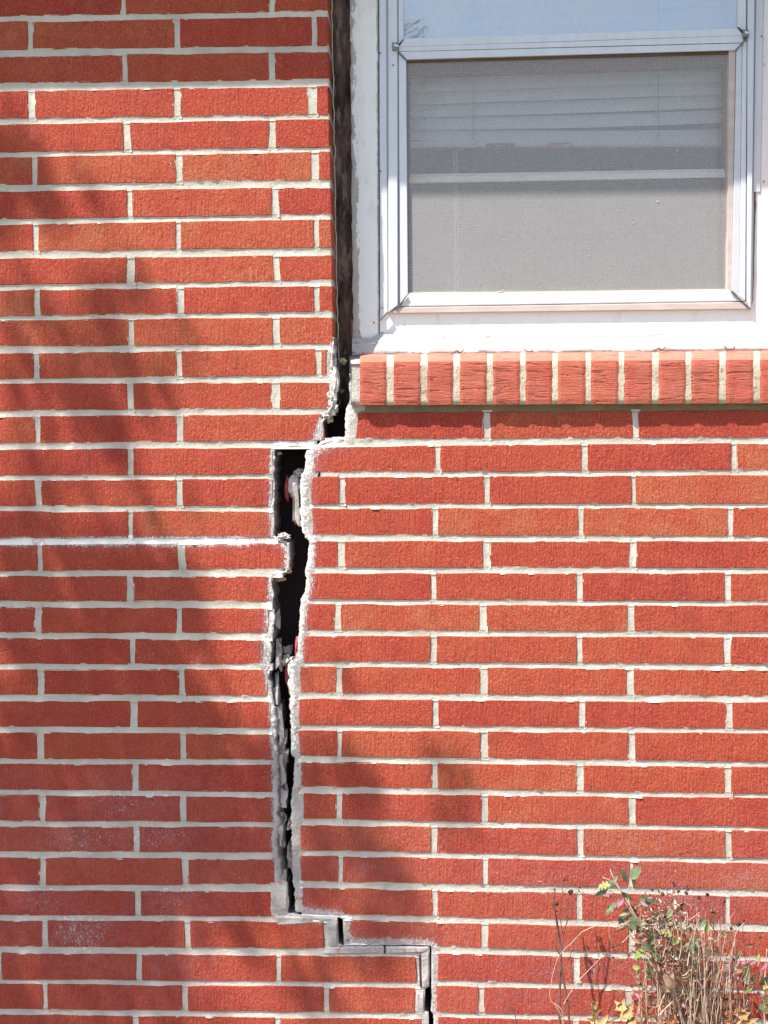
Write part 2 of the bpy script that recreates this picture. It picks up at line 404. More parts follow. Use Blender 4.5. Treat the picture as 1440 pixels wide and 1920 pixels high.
# ------------------------------------------------------------------ the cracked wall: measured courses
# left part: (top at x=0, top at xr, bottom at x=0, bottom at xr), xr
LROWS = [(-20, -31, 31, 21, 610), (41, 31, 93.5, 85, 610), (106, 96, 157, 149, 610), (171, 161, 223, 215, 610), (234, 223, 285, 276, 610),
 (295, 284, 347, 337, 610), (359, 351, 411, 402, 610), (421, 411, 472, 464, 610), (485, 479, 534, 527, 540), (544, 536, 593.6, 585, 560),
 (600.6, 595, 650, 645, 560), (663, 655, 711, 704, 560), (719, 716.5, 770, 766, 560), (781, 777.5, 831, 826, 560), (842, 840, 891.5, 889.6, 510),
 (900, 898, 949, 949, 500), (959, 959, 1010.6, 1008.6, 510), (1022, 1018, 1071, 1068, 540), (1080, 1081, 1128, 1128, 506), (1138, 1141, 1187, 1187, 502),
 (1196.5, 1200, 1245, 1246, 500), (1255.6, 1255, 1303, 1305, 500), (1314, 1316, 1362, 1365.6, 505), (1373, 1376, 1423, 1425, 511), (1432.6, 1434, 1481, 1484.7, 511),
 (1490.6, 1495, 1540, 1542, 511), (1549.7, 1551, 1597, 1599.5, 511), (1608, 1611, 1660, 1658.6, 511), (1669.5, 1672, 1716, 1719, 509), (1726, 1728.6, 1775, 1778, 540),
 (1787, 1792, 1837, 1840.6, 540), (1844.5, 1850, 1892, 1897, 540), (1903, 1908, 1951, 1957, 540), (1961, 1967, 2009, 2016, 540)]
LJ = [[(228, 235), (505, 514)], [(52, 61), (327, 338), (584, 594)], [(229, 239), (504, 515)], [(52, 65), (326, 338), (578, 594)], [(231, 244), (504, 517)],
 [(60, 70), (330, 340), (583, 598)], [(238, 248), (509, 521)], [(62, 72), (329, 339), (588, 598)], [(238, 252), (513, 524)], [(64, 74), (333, 345), (588, 599)],
 [(241, 251), (511, 524)], [(63, 73), (331, 341), (592, 602)], [(239, 250), (510, 524)], [(65, 75), (331, 343)], [(240, 250)],
 [(66, 76), (331, 342)], [(240, 249)], [(70, 79), (334, 347)], [(238, 250)], [(66, 78), (331, 341)],
 [(243, 253)], [(70, 81), (336, 346)], [(244, 257)], [(69, 82), (338, 348)], [(249, 260)],
 [(75, 85), (338, 349)], [(250, 261)], [(75, 86), (341, 351)], [(253, 264)], [(79, 90), (346, 357)],
 [(-6, 2), (256, 266), (518, 527)], [(80, 89), (341, 352), (607, 617)], [(249, 259), (515, 525)], [(81, 91), (343, 353), (610, 620)]]
LEND = [613, 614, 614.5, 615, 617, 619, 620, 621, 622, 623, 623.5, 612, 617, 606, 509, 507, 510, 540, 505, 500, 491, 500, 505, 511, 512, 511, 510, 511, 509, 608, 779, 778, 792, 800]
# right part: (top at x=600, top at 1440, bottom at 600, bottom at 1440)
RROWS = [(774, 770, 823, 820), (837, 831, 885.6, 881), (894.5, 891, 945, 944), (953, 952.5, 1003, 1006), (1014.5, 1015, 1063.5, 1065), (1075.6, 1075, 1123.5, 1127),
 (1133, 1136, 1181.5, 1185), (1193, 1195, 1241, 1245), (1250, 1256, 1300, 1306), (1311, 1317, 1359.5, 1367), (1370, 1375, 1418, 1429), (1429, 1439, 1476, 1489),
 (1488, 1497, 1536, 1551), (1547, 1558.5, 1595, 1610), (1605, 1619, 1653, 1670), (1665, 1682, 1714, 1734), (1723.5, 1746, 1767, 1795), (1782, 1803, 1832, 1855),
 (1844, 1862, 1893, 1912), (1902, 1921, 1951, 1971), (1961, 1981, 2009, 2030)]
RJ = [[(907, 920), (1186, 1198)], [(816, 826), (1090, 1102), (1371, 1381)], [(636, 646), (909, 918), (1184, 1193)], [(811, 821), (1084, 1094), (1365, 1375)],
 [(633, 646), (906, 918), (1181, 1193)], [(808, 818), (1081, 1092), (1359, 1371)], [(628, 639), (899, 912), (1176, 1189)], [(807, 819), (1081, 1092), (1357, 1370)],
 [(630, 641), (901, 914), (1175, 1188)], [(811, 822), (1086, 1097), (1362, 1374)], [(632, 641), (901, 914), (1179, 1191)], [(811, 821), (1082, 1094), (1360, 1371)],
 [(631, 641), (903, 915), (1179, 1191)], [(808, 820), (1082, 1094), (1360, 1372)], [(634, 643), (905, 915), (1179, 1187)], [(811, 820), (1082, 1092), (1360, 1369)],
 [(903, 915), (1178, 1190)], [(1076, 1087), (1360, 1370)], [(897, 908), (1172, 1185)], [(1074, 1085), (1358, 1368)], [(900, 910), (1174, 1186)]]
RSTART = [670, 586, 584, 586, 589, 579, 569, 567, 563, 561, 561, 564, 569, 564, 564, 567, 655, 821, 813, 817, 822]
# edge of the crack on each part, in order along the crack (left/lower edge, right/upper edge)
CL = [(625, 632), (624, 660), (626, 700), (628, 735), (628, 760), (622, 775), (611, 784), (606, 789), (602, 802), (598, 814), (595, 826), (588, 833), (566, 838), (522, 838), (515, 843), (514, 865), (513, 890),
 (514, 915), (512, 947), (514, 980), (513, 1003), (520, 1010), (536, 1014), (541, 1020), (542, 1045), (541, 1066), (538, 1074), (518, 1078), (511, 1084), (511, 1129), (513, 1142), (514, 1165), (513, 1185),
 (507, 1202), (508, 1222), (506, 1247), (504, 1268), (507, 1285), (509, 1302), (513, 1320), (514, 1340), (514.6, 1362), (515, 1393), (518, 1410), (518, 1440), (519, 1463), (518, 1500), (520, 1542),
 (518, 1557), (516, 1588), (523, 1615), (525, 1650), (538, 1658), (540, 1680), (540, 1711), (552, 1714.5), (575, 1717), (596, 1720.5), (632, 1724), (633, 1745), (635, 1770), (642, 1773.3),
 (720, 1774), (800, 1775), (805, 1777), (806, 1810), (805, 1850), (797, 1856), (796, 1896), (803, 1900), (804, 1925), (808, 1960), (812, 2015)]
CR = [(656, 700), (656, 758), (649, 765), (647, 800), (645, 817), (630, 821), (612, 823), (603, 827), (596, 834), (582, 838), (573, 845), (573, 862), (574, 877), (566, 890), (562, 906), (564, 925),
 (563, 947), (563, 979), (568, 998), (573, 1008), (580, 1013), (578.5, 1031), (575, 1060), (572, 1072), (575, 1083), (573, 1102), (565, 1125), (563, 1154), (560, 1183), (558, 1200), (556, 1237),
 (545, 1247), (543, 1270), (544, 1300), (543, 1331), (545, 1372), (547, 1414), (552, 1423), (552, 1463), (547, 1484), (547, 1515), (545, 1545), (546, 1567), (550, 1599), (548, 1625), (549, 1651),
 (553, 1660), (553, 1709), (575, 1712.5), (596, 1715.5), (634, 1719), (642, 1724), (644, 1745), (645, 1768), (650, 1770.8), (720, 1771.5), (803, 1772), (809, 1777), (809.5, 1810), (809, 1850), (810, 1870), (808, 1896),
 (813, 1903), (813, 1925), (817, 1960), (821, 2015)]
def seg_dist(px, py, path):
    best = 1e9
    for (ax, ay), (bx, by) in zip(path, path[1:]):
        if abs(ay - py) > 140 and abs(by - py) > 140: continue
        dx, dy = bx - ax, by - ay
        t = max(0, min(1, ((px - ax) * dx + (py - ay) * dy) / (dx * dx + dy * dy + 1e-9)))
        d = (px - ax - t * dx) ** 2 + (py - ay - t * dy) ** 2
        if d < best: best = d
    return sqrt(best)
CLF = [p for p in CL if p[1] > 640]
CRF = [p for p in CR if p[1] > 755]
LIMEB = [(30, 1500, 90, 40, .30), (240, 1510, 90, 40, .5), (60, 1570, 90, 30, .30), (150, 1575, 90, 30, .52), (300, 1570, 70, 30, .52), (440, 1560, 60, 30, .30), (130, 1630, 160, 30, .18),
 (400, 1630, 60, 30, .35), (70, 1690, 60, 30, .50), (320, 1690, 60, 30, .52), (150, 1750, 60, 34, .60), (40, 1750, 40, 30, .40), (240, 1750, 60, 30, .30), (320, 1810, 60, 30, .42), (200, 1810, 60, 30, .30),
 (260, 1870, 160, 30, .22), (680, 1630, 60, 30, .45), (780, 1640, 80, 30, .35), (640, 1575, 60, 30, .22), (700, 1690, 120, 25, .25), (800, 1750, 100, 30, .35), (980, 1750, 120, 30, .30),
 (1000, 1650, 120, 30, .45), (1230, 1640, 160, 30, .45), (1390, 1650, 60, 30, .5), (1150, 1700, 100, 30, .35), (1300, 1690, 90, 30, .55), (1100, 1820, 120, 30, .5), (950, 1820, 100, 30, .3),
 (1000, 1880, 140, 30, .4), (1400, 1710, 50, 30, .4), (1160, 1570, 200, 30, .28), (760, 1560, 120, 30, .18), (620, 1870, 120, 30, .20)]
def lime(px, py, left):
    v = 0.0
    d = seg_dist(px, py, CLF if left else CRF)
    wd = 17 if not left else 12
    if py > 1780: wd = 12
    if not left and 1000 > py > 835: wd = 24
    if left and 1130 < py < 1260: wd = 22
    if d < wd * 1.6: v = max(v, 1.15 * (1 - d / (wd * 1.6)))
    if left and 1004 < py < 1042 and px < 560:            # lime run along one bed joint
        k = 1.12 - max(0, py - 1019) / 14.0
        v = max(v, k * (0.72 + 0.55 * nz(px * 0.022, 3.3)))
    for (bx, by, rx, ry, wt) in LIMEB:
        q = ((px - bx) / rx) ** 2 + ((py - by) / ry) ** 2
        if q < 5: v = max(v, 0.98 * wt * exp(-q * 0.30))
    return v

# ------------------------------------------------------------------ bricks
WALL = empty('brick_wall', at(720, 1960), 'red brick house wall split by a long jagged crack beside the window', 'wall')
random.seed(5)
def edge_noise(s, seed, amp=1.0):
    return amp * (1.1 * nz(s * 0.014, seed) + 0.40 * nz(s * 0.09, seed + 3.1) + 0.20 * nz(s * 0.31, seed + 7.7))
NB = [0]
def make_brick(x0, x1, yt, yb, left, deep=0.014, detail=True, skew=0.0, rend=None, lend=None, tone=None, parent=WALL, into=None):
    """yt, yb: functions of x. rend / lend: raggedness of the right / left end (pixels)."""
    NB[0] += 1; sd_ = NB[0] * 3.7
    x0 -= 0.6; x1 += 0.6
    L = x1 - x0
    nu = max(4, int(L / 9)) + 1 if detail else 4
    nv = 6 if detail else 3
    proud = random.uniform(-0.0006, 0.0006)
    tilt = random.uniform(-0.0006, 0.0006)
    us = [0.0] + [(i / (nu - 1)) for i in range(nu)] + [1.0]
    vs_ = [0.0] + [(j / (nv - 1)) for j in range(nv)] + [1.0]
    NU, NV = len(us), len(vs_)
    V = []; lim = []; flk = []
    for j, v in enumerate(vs_):
        for i, u in enumerate(us):
            rim = (i == 0 or j == 0 or i == NU - 1 or j == NV - 1)
            x = lerp(x0, x1, u)
            ya, yb_ = yt(x), yb(x)
            if detail:
                ya += edge_noise(x, sd_, 1.5) + 0.8 * sin(pi * u) * nz(sd_, 1.1)
                yb_ += edge_noise(x, sd_ + 50, 1.3)
            ya -= 0.6; yb_ += 0.6
            y = lerp(ya, yb_, v)
            # ends
            if detail:
                xl = edge_noise(y * 1.7, sd_ + 20, 1.5 if not lend else lend)
                xr = edge_noise(y * 1.7, sd_ + 30, 1.5 if not rend else rend)
                x += xl * (1 - u) + xr * u
            x += skew * (v - 0.5) * (yb_ - ya)
            if not rim:
                ins = 1.3
                if i == 1: x += ins
                if i == NU - 2: x -= ins
                if j == 1: y += ins
                if j == NV - 2: y -= ins
                edge = (i in (1, NU - 2)) or (j in (1, NV - 2))
                dpt = proud + tilt * (u - 0.5) + (0.0003 if edge else 0.0) + (0.0005 * nz(x * 0.05, y * 0.05, sd_) if detail else 0)
            else:
                dpt = proud + 0.0024
            p = at(x, y, 0.0); p.y = dpt
            V.append(p)
            lim.append(lime(x, y, left) if detail else 0.0); flk.append(0.0)
    Fc = grid_faces(NU, NV, 0, True)
    ring = [i for i in range(NU)] + [j * NU + NU - 1 for j in range(1, NV)] + [(NV - 1) * NU + i for i in range(NU - 2, -1, -1)] + [j * NU for j in range(NV - 2, 0, -1)]
    b = len(V)
    for q in ring:
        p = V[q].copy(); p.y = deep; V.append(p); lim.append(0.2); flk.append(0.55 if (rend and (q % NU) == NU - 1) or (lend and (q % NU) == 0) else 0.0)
    n = len(ring)
    for k in range(n):
        k2 = (k + 1) % n
        Fc.append((ring[k], ring[k2], b + k2, b + k))
    Fc = [f[::-1] for f in Fc]
    if into is not None:
        into.add(V, Fc, lime=lim, flank=flk); return None
    o = link('brick', V, Fc, MB_BRICK, parent, {'lime': lim, 'flank': flk})
    t = random.random() if tone is None else tone
    o.color = (t, 0, 0, 1)
    return o
def rowfn(r, which):
    a, b, c, d, xr = r
    if which == 0: return lambda x: a + (b - a) * x / xr
    return lambda x: c + (d - c) * x / xr
def rrowfn(r, which):
    a, b, c, d = r
    if which == 0: return lambda x: a + (b - a) * (x - 600) / 840
    return lambda x: c + (d - c) * (x - 600) / 840
OUTER = MB()
XMIN, XMAX = -560, 2000
for i, r in enumerate(LROWS):
    js = list(LJ[i])
    a, b = js[0]
    yt, yb = rowfn(r, 0), rowfn(r, 1)
    xs = [(b_, None) for (a_, b_) in js]
    spans = []
    first = js[0][0]
    xa = first - 264
    spans.append((xa, first))
    for k in range(len(js) - 1): spans.append((js[k][1], js[k + 1][0]))
    spans.append((js[-1][1], LEND[i]))
    x = xa - 10
    while x > XMIN:
        make_brick(x - 264, x, yt, yb, True, detail=False, into=OUTER); x -= 274
    for k, (p, q) in enumerate(spans):
        last = k == len(spans) - 1
        rg = None; dp = 0.014
        if last:
            dp = 0.092
            rg = 1.0 if i <= 10 else 3.5
        if q < -2 or i >= 33:
            make_brick(p, q, yt, yb, True, detail=False, into=OUTER); continue
        tone = None
        if i == 17: tone = 0.3
        if p < 300 and i > 17: tone = random.uniform(0, 0.6)
        make_brick(p, q + (2.5 if last and 14 <= i <= 28 else 0), yt, yb, True, deep=dp, skew=0.014, rend=rg, tone=tone)
for i, r in enumerate(RROWS):
    js = RJ[i]; yt, yb = rrowfn(r, 0), rrowfn(r, 1)
    spans = [(RSTART[i], js[0][0])]
    for k in range(len(js) - 1): spans.append((js[k][1], js[k + 1][0]))
    x = js[-1][1]
    spans.append((x, x + 264)); x += 274
    if x < 1440: spans.append((x, x + 264)); x += 274
    while x < XMAX:
        make_brick(x, x + 264, yt, yb, False, detail=False, into=OUTER); x += 274
    for k, (p, q) in enumerate(spans):
        if i >= 20:
            make_brick(p, q, yt, yb, False, detail=False, into=OUTER); continue
        make_brick(p, q, yt, yb, False, deep=0.092 if k == 0 else 0.014, skew=-0.003, lend=3.2 if k == 0 else None)
# courses above the picture, and beyond the right jamb of the window
TOPY = -330
row = 0
y = -20
LTOP = []
while y > TOPY:
    y -= 61.0
    LTOP.append((y, y - 11, y + 51, y + 40, 610))
for k, r in enumerate(LTOP):
    yt, yb = rowfn(r, 0), rowfn(r, 1)
    off = -55 if k % 2 == 0 else -190
    x = 612
    first = True
    x = 612
    e = 612 - (28 if k % 2 == 0 else 98)
    make_brick(e, 612, yt, yb, True, deep=0.092, detail=False, into=OUTER)
    x = e - 10
    while x > XMIN:
        make_brick(x - 264, x, yt, yb, True, detail=False, into=OUTER); x -= 274
RJAMB = 1500
k = 0; y = 706
RSIDE = []
while y > TOPY:
    r = (y - 3, y - 3 - 0.045 * (706 - y) * 0.3, y + 48, y + 48 - 0.045 * (706 - y) * 0.3)
    RSIDE.append(r)
    yt, yb = rrowfn(r, 0), rrowfn(r, 1)
    x = RJAMB + (110 if k % 2 else 250)
    make_brick(RJAMB, x, yt, yb, False, deep=0.092, detail=False, into=OUTER)
    x += 10
    while x < XMAX:
        make_brick(x, x + 264, yt, yb, False, detail=False, into=OUTER); x += 274
    y -= 61; k += 1
tag(OUTER.build('outer_bricks', MB_BRICK, WALL), kind='stuff')

# ------------------------------------------------------------------ mortar
MO = MB()
def strip(x0, x1, ft, fb, step=4.0, base=0.0007, hollow=0.0012, left=True, endcap=(False, False), nv=8, fine=True, over=1.9):
    nu = max(2, int(abs(x1 - x0) / step) + 1)
    V = []; lm = []; fk = []
    for j in range(nv):
        v = j / (nv - 1)
        for i in range(nu):
            x = lerp(x0, x1, i / (nu - 1))
            y = lerp(ft(x) - over, fb(x) + over, v)
            p = at(x, y, 0)
            d = base + hollow * sin(pi * v) ** 0.7
            if fine:
                d += 0.0006 * nz(x * 0.05, y * 0.09, 1.3) + 0.0004 * nz(x * 0.21, y * 0.25, 9.2) - max(0, nz(x * 0.07, y * 0.13, 5.5) - 0.40) * 0.007 * (1 - sin(pi * v) * 0.8)
            p.y = d; V.append(p); lm.append(lime(x, y, left) if fine else 0); fk.append(0.0)
    Fc = grid_faces(nu, nv)
    for side, idx in ((0, 0), (1, nu - 1)):
        if endcap[side]:
            b = len(V)
            for j in range(nv):
                for dd in (0.03, 0.06, 0.092):
                    p = V[j * nu + idx].copy(); p.y = dd
                    p.x += 0.0014 * nz(p.z * 300, dd * 200, side); V.append(p); lm.append(0); fk.append(0.7)
            for j in range(nv - 1):
                q = [j * nu + idx, b + j * 3, b + j * 3 + 1, b + j * 3 + 2]; q2 = [(j + 1) * nu + idx, b + (j + 1) * 3, b + (j + 1) * 3 + 1, b + (j + 1) * 3 + 2]
                for m in range(3):
                    Fc.append((q[m], q[m + 1], q2[m + 1], q2[m]))
    MO.add(V, Fc, lime=lm, flank=fk)
def vstrip(xa, xb, ft, fb, left=True, fine=True, skew=0.0):
    """head joint"""
    xm = (xa + xb) / 2
    y0, y1 = ft(xm) - 4, fb(xm) + 4
    nu = 7; nv = max(2, int((y1 - y0) / 4)) if fine else 3
    V = []; lm = []
    for j in range(nv):
        y = lerp(y0, y1, j / (nv - 1))
        for i in range(nu):
            u = i / (nu - 1)
            x = lerp(xa - 2.6, xb + 2.6, u) + skew * (y - (y0 + y1) / 2)
            p = at(x, y, 0); d = 0.0009 + 0.0011 * sin(pi * u) ** 0.7
            if fine: d += 0.0006 * nz(x * 0.11, y * 0.05, 2.3) + 0.0007 * nz(x * 0.25, y * 0.22, 4.2) - max(0, nz(x * 0.15, y * 0.12, 8.5) - 0.38) * 0.006 * (1 - sin(pi * u) * 0.8)
            p.y = d; V.append(p); lm.append(lime(x, y, left) if fine else 0)
    MO.add(V, grid_faces(nu, nv), lime=lm, flank=[0.0] * len(V))
# left bed joints: where each ends at the right
LBE = {}
for i in range(len(LROWS) - 1):
    fa, fb_ = rowfn(LROWS[i], 1), rowfn(LROWS[i + 1], 0)
    yc = fa(600)
    cap = True
    if i <= 11: xe = lerp(616, 626, (yc - 20) / 600.0) - 1.5
    elif i == 12: xe = 628
    elif i == 13: xe = 594
    elif i == 16: xe = 522
    elif i == 17: xe = 530
    elif i <= 27: xe = 511
    elif i == 28: xe = 552
    elif i == 29: xe = 790
    elif i == 30: xe = 790
    elif i == 31: xe = 794
    else: xe = 798
    if i == 29:   # joint under the stair step: crack runs along the top of it
        strip(-260, 636, fa, fb_, left=True); 
        strip(600, 800, lambda x: 1778, fb_, left=True, over=2.0)
        continue
    if i == 28:
        strip(-260, 540, fa, fb_, left=True)
        strip(536, 632, lambda x: 1720, fb_, left=True, over=2.0)
        continue
    strip(-260, xe, fa, fb_, left=True, endcap=(False, cap))
    strip(XMIN - 300, -256, fa, fb_, step=60, fine=False)
for i in (28, 29):
    strip(XMIN - 300, -256, rowfn(LROWS[i], 1), rowfn(LROWS[i + 1], 0), step=60, fine=False)
for i, r in enumerate(LROWS):
    for (a, b) in LJ[i]:
        if a > -12: vstrip(a, b, rowfn(r, 0), rowfn(r, 1), True, True, 0.014)
    x = LJ[i][0][0] - 274
    while x > XMIN: vstrip(x, x + 10, rowfn(r, 0), rowfn(r, 1), True, False); x -= 274
rows_t = LTOP[::-1] + [LROWS[0]]
for a, b in zip(rows_t, rows_t[1:]):
    strip(XMIN - 300, 612, rowfn(a, 1), rowfn(b, 0), step=60, fine=False, endcap=(False, True))
for k, r in enumerate(LTOP):
    x = 612 - (28 if k % 2 == 0 else 98) - 10
    while x > XMIN: vstrip(x, x + 10, rowfn(r, 0), rowfn(r, 1), True, False); x -= 274
# right bed joints
RBS = [600, 600, 577, 582, 580, 573, 566, 566, 556, 556, 558, 560, 560, 560, 560, 600, 812, 815, 812, 818]
for i in range(len(RROWS) - 1):
    fa, fb_ = rrowfn(RROWS[i], 1), rrowfn(RROWS[i + 1], 0)
    xs = RBS[i]
    if i == 15:
        strip(566, 650, fa, lambda x: 1715 + (x - 575) * 0.05, left=False, over=2.0); xs = 644
    if i == 16:
        strip(646, 812, fa, lambda x: 1770, left=False, over=1.5); xs = 810
    strip(xs, 1730, fa, fb_, left=False, endcap=(True, False))
    strip(1726, XMAX + 200, fa, fb_, step=60, fine=False)
for i, r in enumerate(RROWS):
    for (a, b) in RJ[i]: vstrip(a, b, rrowfn(r, 0), rrowfn(r, 1), False)
    x = RJ[i][-1][1] + 264
    while x < XMAX: vstrip(x, x + 10, rrowfn(r, 0), rrowfn(r, 1), False, x < 1440); x += 274
for a, b in zip(RSIDE[1:], RSIDE): strip(RJAMB, XMAX + 200, rrowfn(a, 1), rrowfn(b, 0), step=60, fine=False, endcap=(True, False))
strip(RJAMB, XMAX + 200, rrowfn(RSIDE[0], 1), rrowfn(RROWS[0], 0), step=60, fine=False)
for k, r in enumerate(RSIDE):
    x = RJAMB + (110 if k % 2 else 250)
    while x < XMAX: vstrip(x, x + 10, rrowfn(r, 0), rrowfn(r, 1), False, False); x += 274
# bed under the brick sill
tag(MO.build('mortar', M_MORTAR, WALL, smooth=True))
MO = MB()
strip(652, 1520, lambda x: 758 - (x - 680) * 0.004, lambda x: 773.5 - (x - 600) * 0.004, left=False, endcap=(True, False), base=0.0012, hollow=0.0022)
tag(MO.build('mortar', M_OLIVE, WALL, smooth=True), 'mortar bed under the brick sill, its shade painted in olive')

# crusts of mortar along both edges of the crack, with rough flanks going into the wall
def resample(path, step=3.0):
    out = []
    for (ax, ay), (bx, by) in zip(path, path[1:]):
        n = max(1, int(math.hypot(bx - ax, by - ay) / step))
        for k in range(n): out.append((lerp(ax, bx, k / n), lerp(ay, by, k / n)))
    out.append(path[-1]); return out
def ribbon(name, path, side, wfn, bulge, label):
    """side=-1: solid lies left / below the path, +1: right / above"""
    pts = resample(path, 2.4)
    n = len(pts)
    # smoothed tangents
    V = []; lm = []; fk = []
    inner = 7
    depths = [0.004, 0.012, 0.026, 0.045, 0.068, 0.092]
    NW = inner + len(depths)
    for i, (x, y) in enumerate(pts):
        a = pts[max(0, i - 3)]; b = pts[min(n - 1, i + 3)]
        tx, ty = b[0] - a[0], b[1] - a[1]
        L = math.hypot(tx, ty) + 1e-6; tx /= L; ty /= L
        nx, ny = (-ty, tx)          # pixel normal pointing left of travel (down-going path: nx<0)
        if side > 0: nx, ny = -nx, -ny
        rag = 3.2 * nz(x * 0.06, y * 0.06, side) + 1.7 * nz(x * 0.17, y * 0.17, side + 2) + 0.6 * nz(x * 0.4, y * 0.4, side + 4)
        thin = (y > 1714) or (590 < x < 600 and 822 < y < 840)
        if thin: rag *= 0.25
        wd = wfn(x, y)
        for k in range(inner):
            u = 1 - k / (inner - 1)
            xx = x + nx * (wd * u + rag * (1 - u)); yy = y + ny * (wd * u + rag * (1 - u))
            p = at(xx, yy, 0)
            d = 0.0011 + 0.0016 * u * u + 0.0016 * nz(xx * 0.07, yy * 0.05, 7.1) + 0.0005 * nz(xx * 0.27, yy * 0.27, 2.2)
            if u < 0.5 and not thin: d -= 0.0014 * max(0, nz(xx * 0.05, yy * 0.05, 12.0) + 0.15)
            if k == inner - 1: d += 0.0012
            p.y = d; V.append(p); lm.append(min(0.62, lime(xx, yy, side < 0) * (0.55 if side < 0 else 0.62) * (0.6 if y > 1410 else 1.0))); fk.append(0.0)
        bl = bulge(x, y)
        for k, dd in enumerate(depths):
            t = (k + 1) / len(depths)
            off = -bl * sin(min(1, t * 1.3) * pi * 0.5) + (2.4 if not thin else 0.5) * nz(x * 0.07, y * 0.07, dd * 40 + side * 9) + (1.3 if not thin else 0.3) * nz(x * 0.2, y * 0.2, dd * 90)
            xx = x + nx * (rag + off); yy = y + ny * (rag + off)
            p = at(xx, yy, 0); p.y = dd
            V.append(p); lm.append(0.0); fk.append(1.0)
    Fc = grid_faces(NW, n, 0, side > 0)
    return link(name, V, Fc, M_CRUST, WALL, {'lime': lm, 'flank': fk}, smooth=False)
def wl(x, y):
    if y > 1778: return 33
    if 1728 < y < 1770: return 30
    if y > 1712: return 8
    if y > 1655: return 38
    if 776 < y < 827: return 4
    if 820 < y < 842: return 9
    if 1004 < y < 1082 and x > 516: return 5
    if 1190 < y < 1260: return 24
    return 15
def bl_(x, y):
    if y > 1660: return 0.5
    if 1325 < y < 1650: return 12 + 4 * nz(y * 0.03, 2.2)
    if 1180 < y <= 1325: return 4
    return 2
def wr(x, y):
    if y > 1778: return 18
    if 1728 < y < 1766: return 17
    if y > 1712: return 6
    if y < 818: return 30
    if y < 842: return 16
    if 1712 < y: return 8
    return 26
def br_(x, y):
    if 1200 < y < 1300: return 5
    if 1590 < y < 1640: return 5
    return 1
rb = ribbon('crack_edge', CL, -1, wl, bl_, None); rb['label'] = 'white and grey mortar crust on the left lip of the crack'
rb = ribbon('crack_edge', CR, 1, wr, br_, None); rb['label'] = 'white and grey mortar crust on the right lip of the crack'
# ragged mortar on the outer corner of the window reveal, and the bead behind it
cv = MB(); pts = []
for k in range(110):
    y = -330 + k * 10
    x = lerp(621, 632, (y + 30) / 630.0) if y > -30 else 621
    pts.append(at(x + 1.5 * nz(y * 0.05, 1.0) + max(0, nz(y * 0.03, 7.0)) * 4 + (1.5 if y > 600 else 0), y, 0.096))
tube(cv, pts, 0.0014, 0.0016, 6); cv.build('caulk_bead', M_CREAM, WALL, True)
# mortar smears on the jamb corner of the broken course ends
def chunk(px, py, sx, sz, mat, depth, sy=0.012, seed=0, name='mortar_lump', facet=True, rough=0.45, label=None):
    k = DIST / F
    o = lump(name, at(px, py, depth), (sx * k / 2, sy, sz * k / 2), mat, WALL, seed, 3 if max(sx, sz) > 11 else 2, rough, facet)
    if label: o['label'] = label
    return o
def rock(px, py, sx, sz, depth, mat, seed, name='mortar_lump'):
    rnd = random.Random(seed); k = DIST / F
    bm = bmesh.new(); bmesh.ops.create_cube(bm, size=1.0)
    bmesh.ops.subdivide_edges(bm, edges=bm.edges[:], cuts=2, use_grid_fill=True)
    sh = [(rnd.uniform(-.25, .25), rnd.uniform(-.25, .25), rnd.uniform(-.25, .25)) for _ in range(8)]
    V = []
    for v in bm.verts:
        c = v.co; q = sh[(c.x > 0) + 2 * (c.y > 0) + 4 * (c.z > 0)]
        V.append(Vector(((c.x + q[0] + rnd.uniform(-.07, .07)) * sx * k, (c.y + q[1] + rnd.uniform(-.07, .07)) * 0.030, (c.z + q[2] + rnd.uniform(-.07, .07)) * sz * k)) + at(px, py, depth))
    Fc = [tuple(v.index for v in f.verts) for f in bm.faces]; bm.free()
    return link(name, V, Fc, mat, WALL, {'lime': [0.1] * len(V), 'flank': [0.3] * len(V)})
M_LUMP = simple('crumbling grey mortar', (0.40, 0.37, 0.35), 0.95, 0, 0.1, 150, 0.3, 0.0015)
M_YEL = simple('dried yellow foam', (0.62, 0.48, 0.28), 0.9, 0, 0.1, 200, 0.2, 0.001)
M_REDCH = simple('broken brick core', (0.36, 0.075, 0.075), 0.9, 0, 0.15, 120, 0.3, 0.001)
M_PALE = simple('pale mortar scab', (0.62, 0.55, 0.52), 0.95, 0, 0.1, 150, 0.3, 0.0015)
chunk(623, 764, 20, 22, M_LUMP, 0.012, 0.02, 1)
chunk(614, 778, 16, 16, M_LUMP, 0.004, 0.01, 2)
chunk(618, 786, 14, 12, M_YEL, 0.02, 0.01, 3, 'foam_crumb')
chunk(628, 715, 12, 60, M_PALE, 0.006, 0.01, 4); chunk(622, 655, 9, 34, M_PALE, 0.003, 0.006, 5); chunk(627, 672, 9, 40, M_LUMP, 0.02, 0.012, 6)
chunk(619, 745, 10, 26, M_PALE, 0.004, 0.007, 31)
chunk(642, 677, 14, 10, M_YEL, 0.06, 0.008, 7, 'foam_crumb'); chunk(641, 733, 8, 8, M_LUMP, 0.06, 0.006, 8)
chunk(524, 850, 9, 8, M_YEL, 0.03, 0.008, 9, 'foam_crumb')
chunk(524, 1086, 20, 10, M_YEL, 0.035, 0.008, 10, 'foam_crumb')
chunk(553, 912, 30, 46, M_PALE, 0.045, 0.016, 11, rough=0.2, label='pinkish scab of mortar stuck inside the crack'); chunk(539, 916, 10, 50, M_REDCH, 0.05, 0.02, 12, 'brick_shard', rough=0.15)
chunk(563, 886, 22, 14, M_LUMP, 0.035, 0.014, 13)
rock(557, 950, 10, 56, 0.03, M_CRUST, 14)
chunk(530, 1006, 22, 14, M_LUMP, 0.010, 0.014, 15)
chunk(538, 1068, 14, 16, M_YEL, 0.02, 0.012, 16, 'foam_crumb')
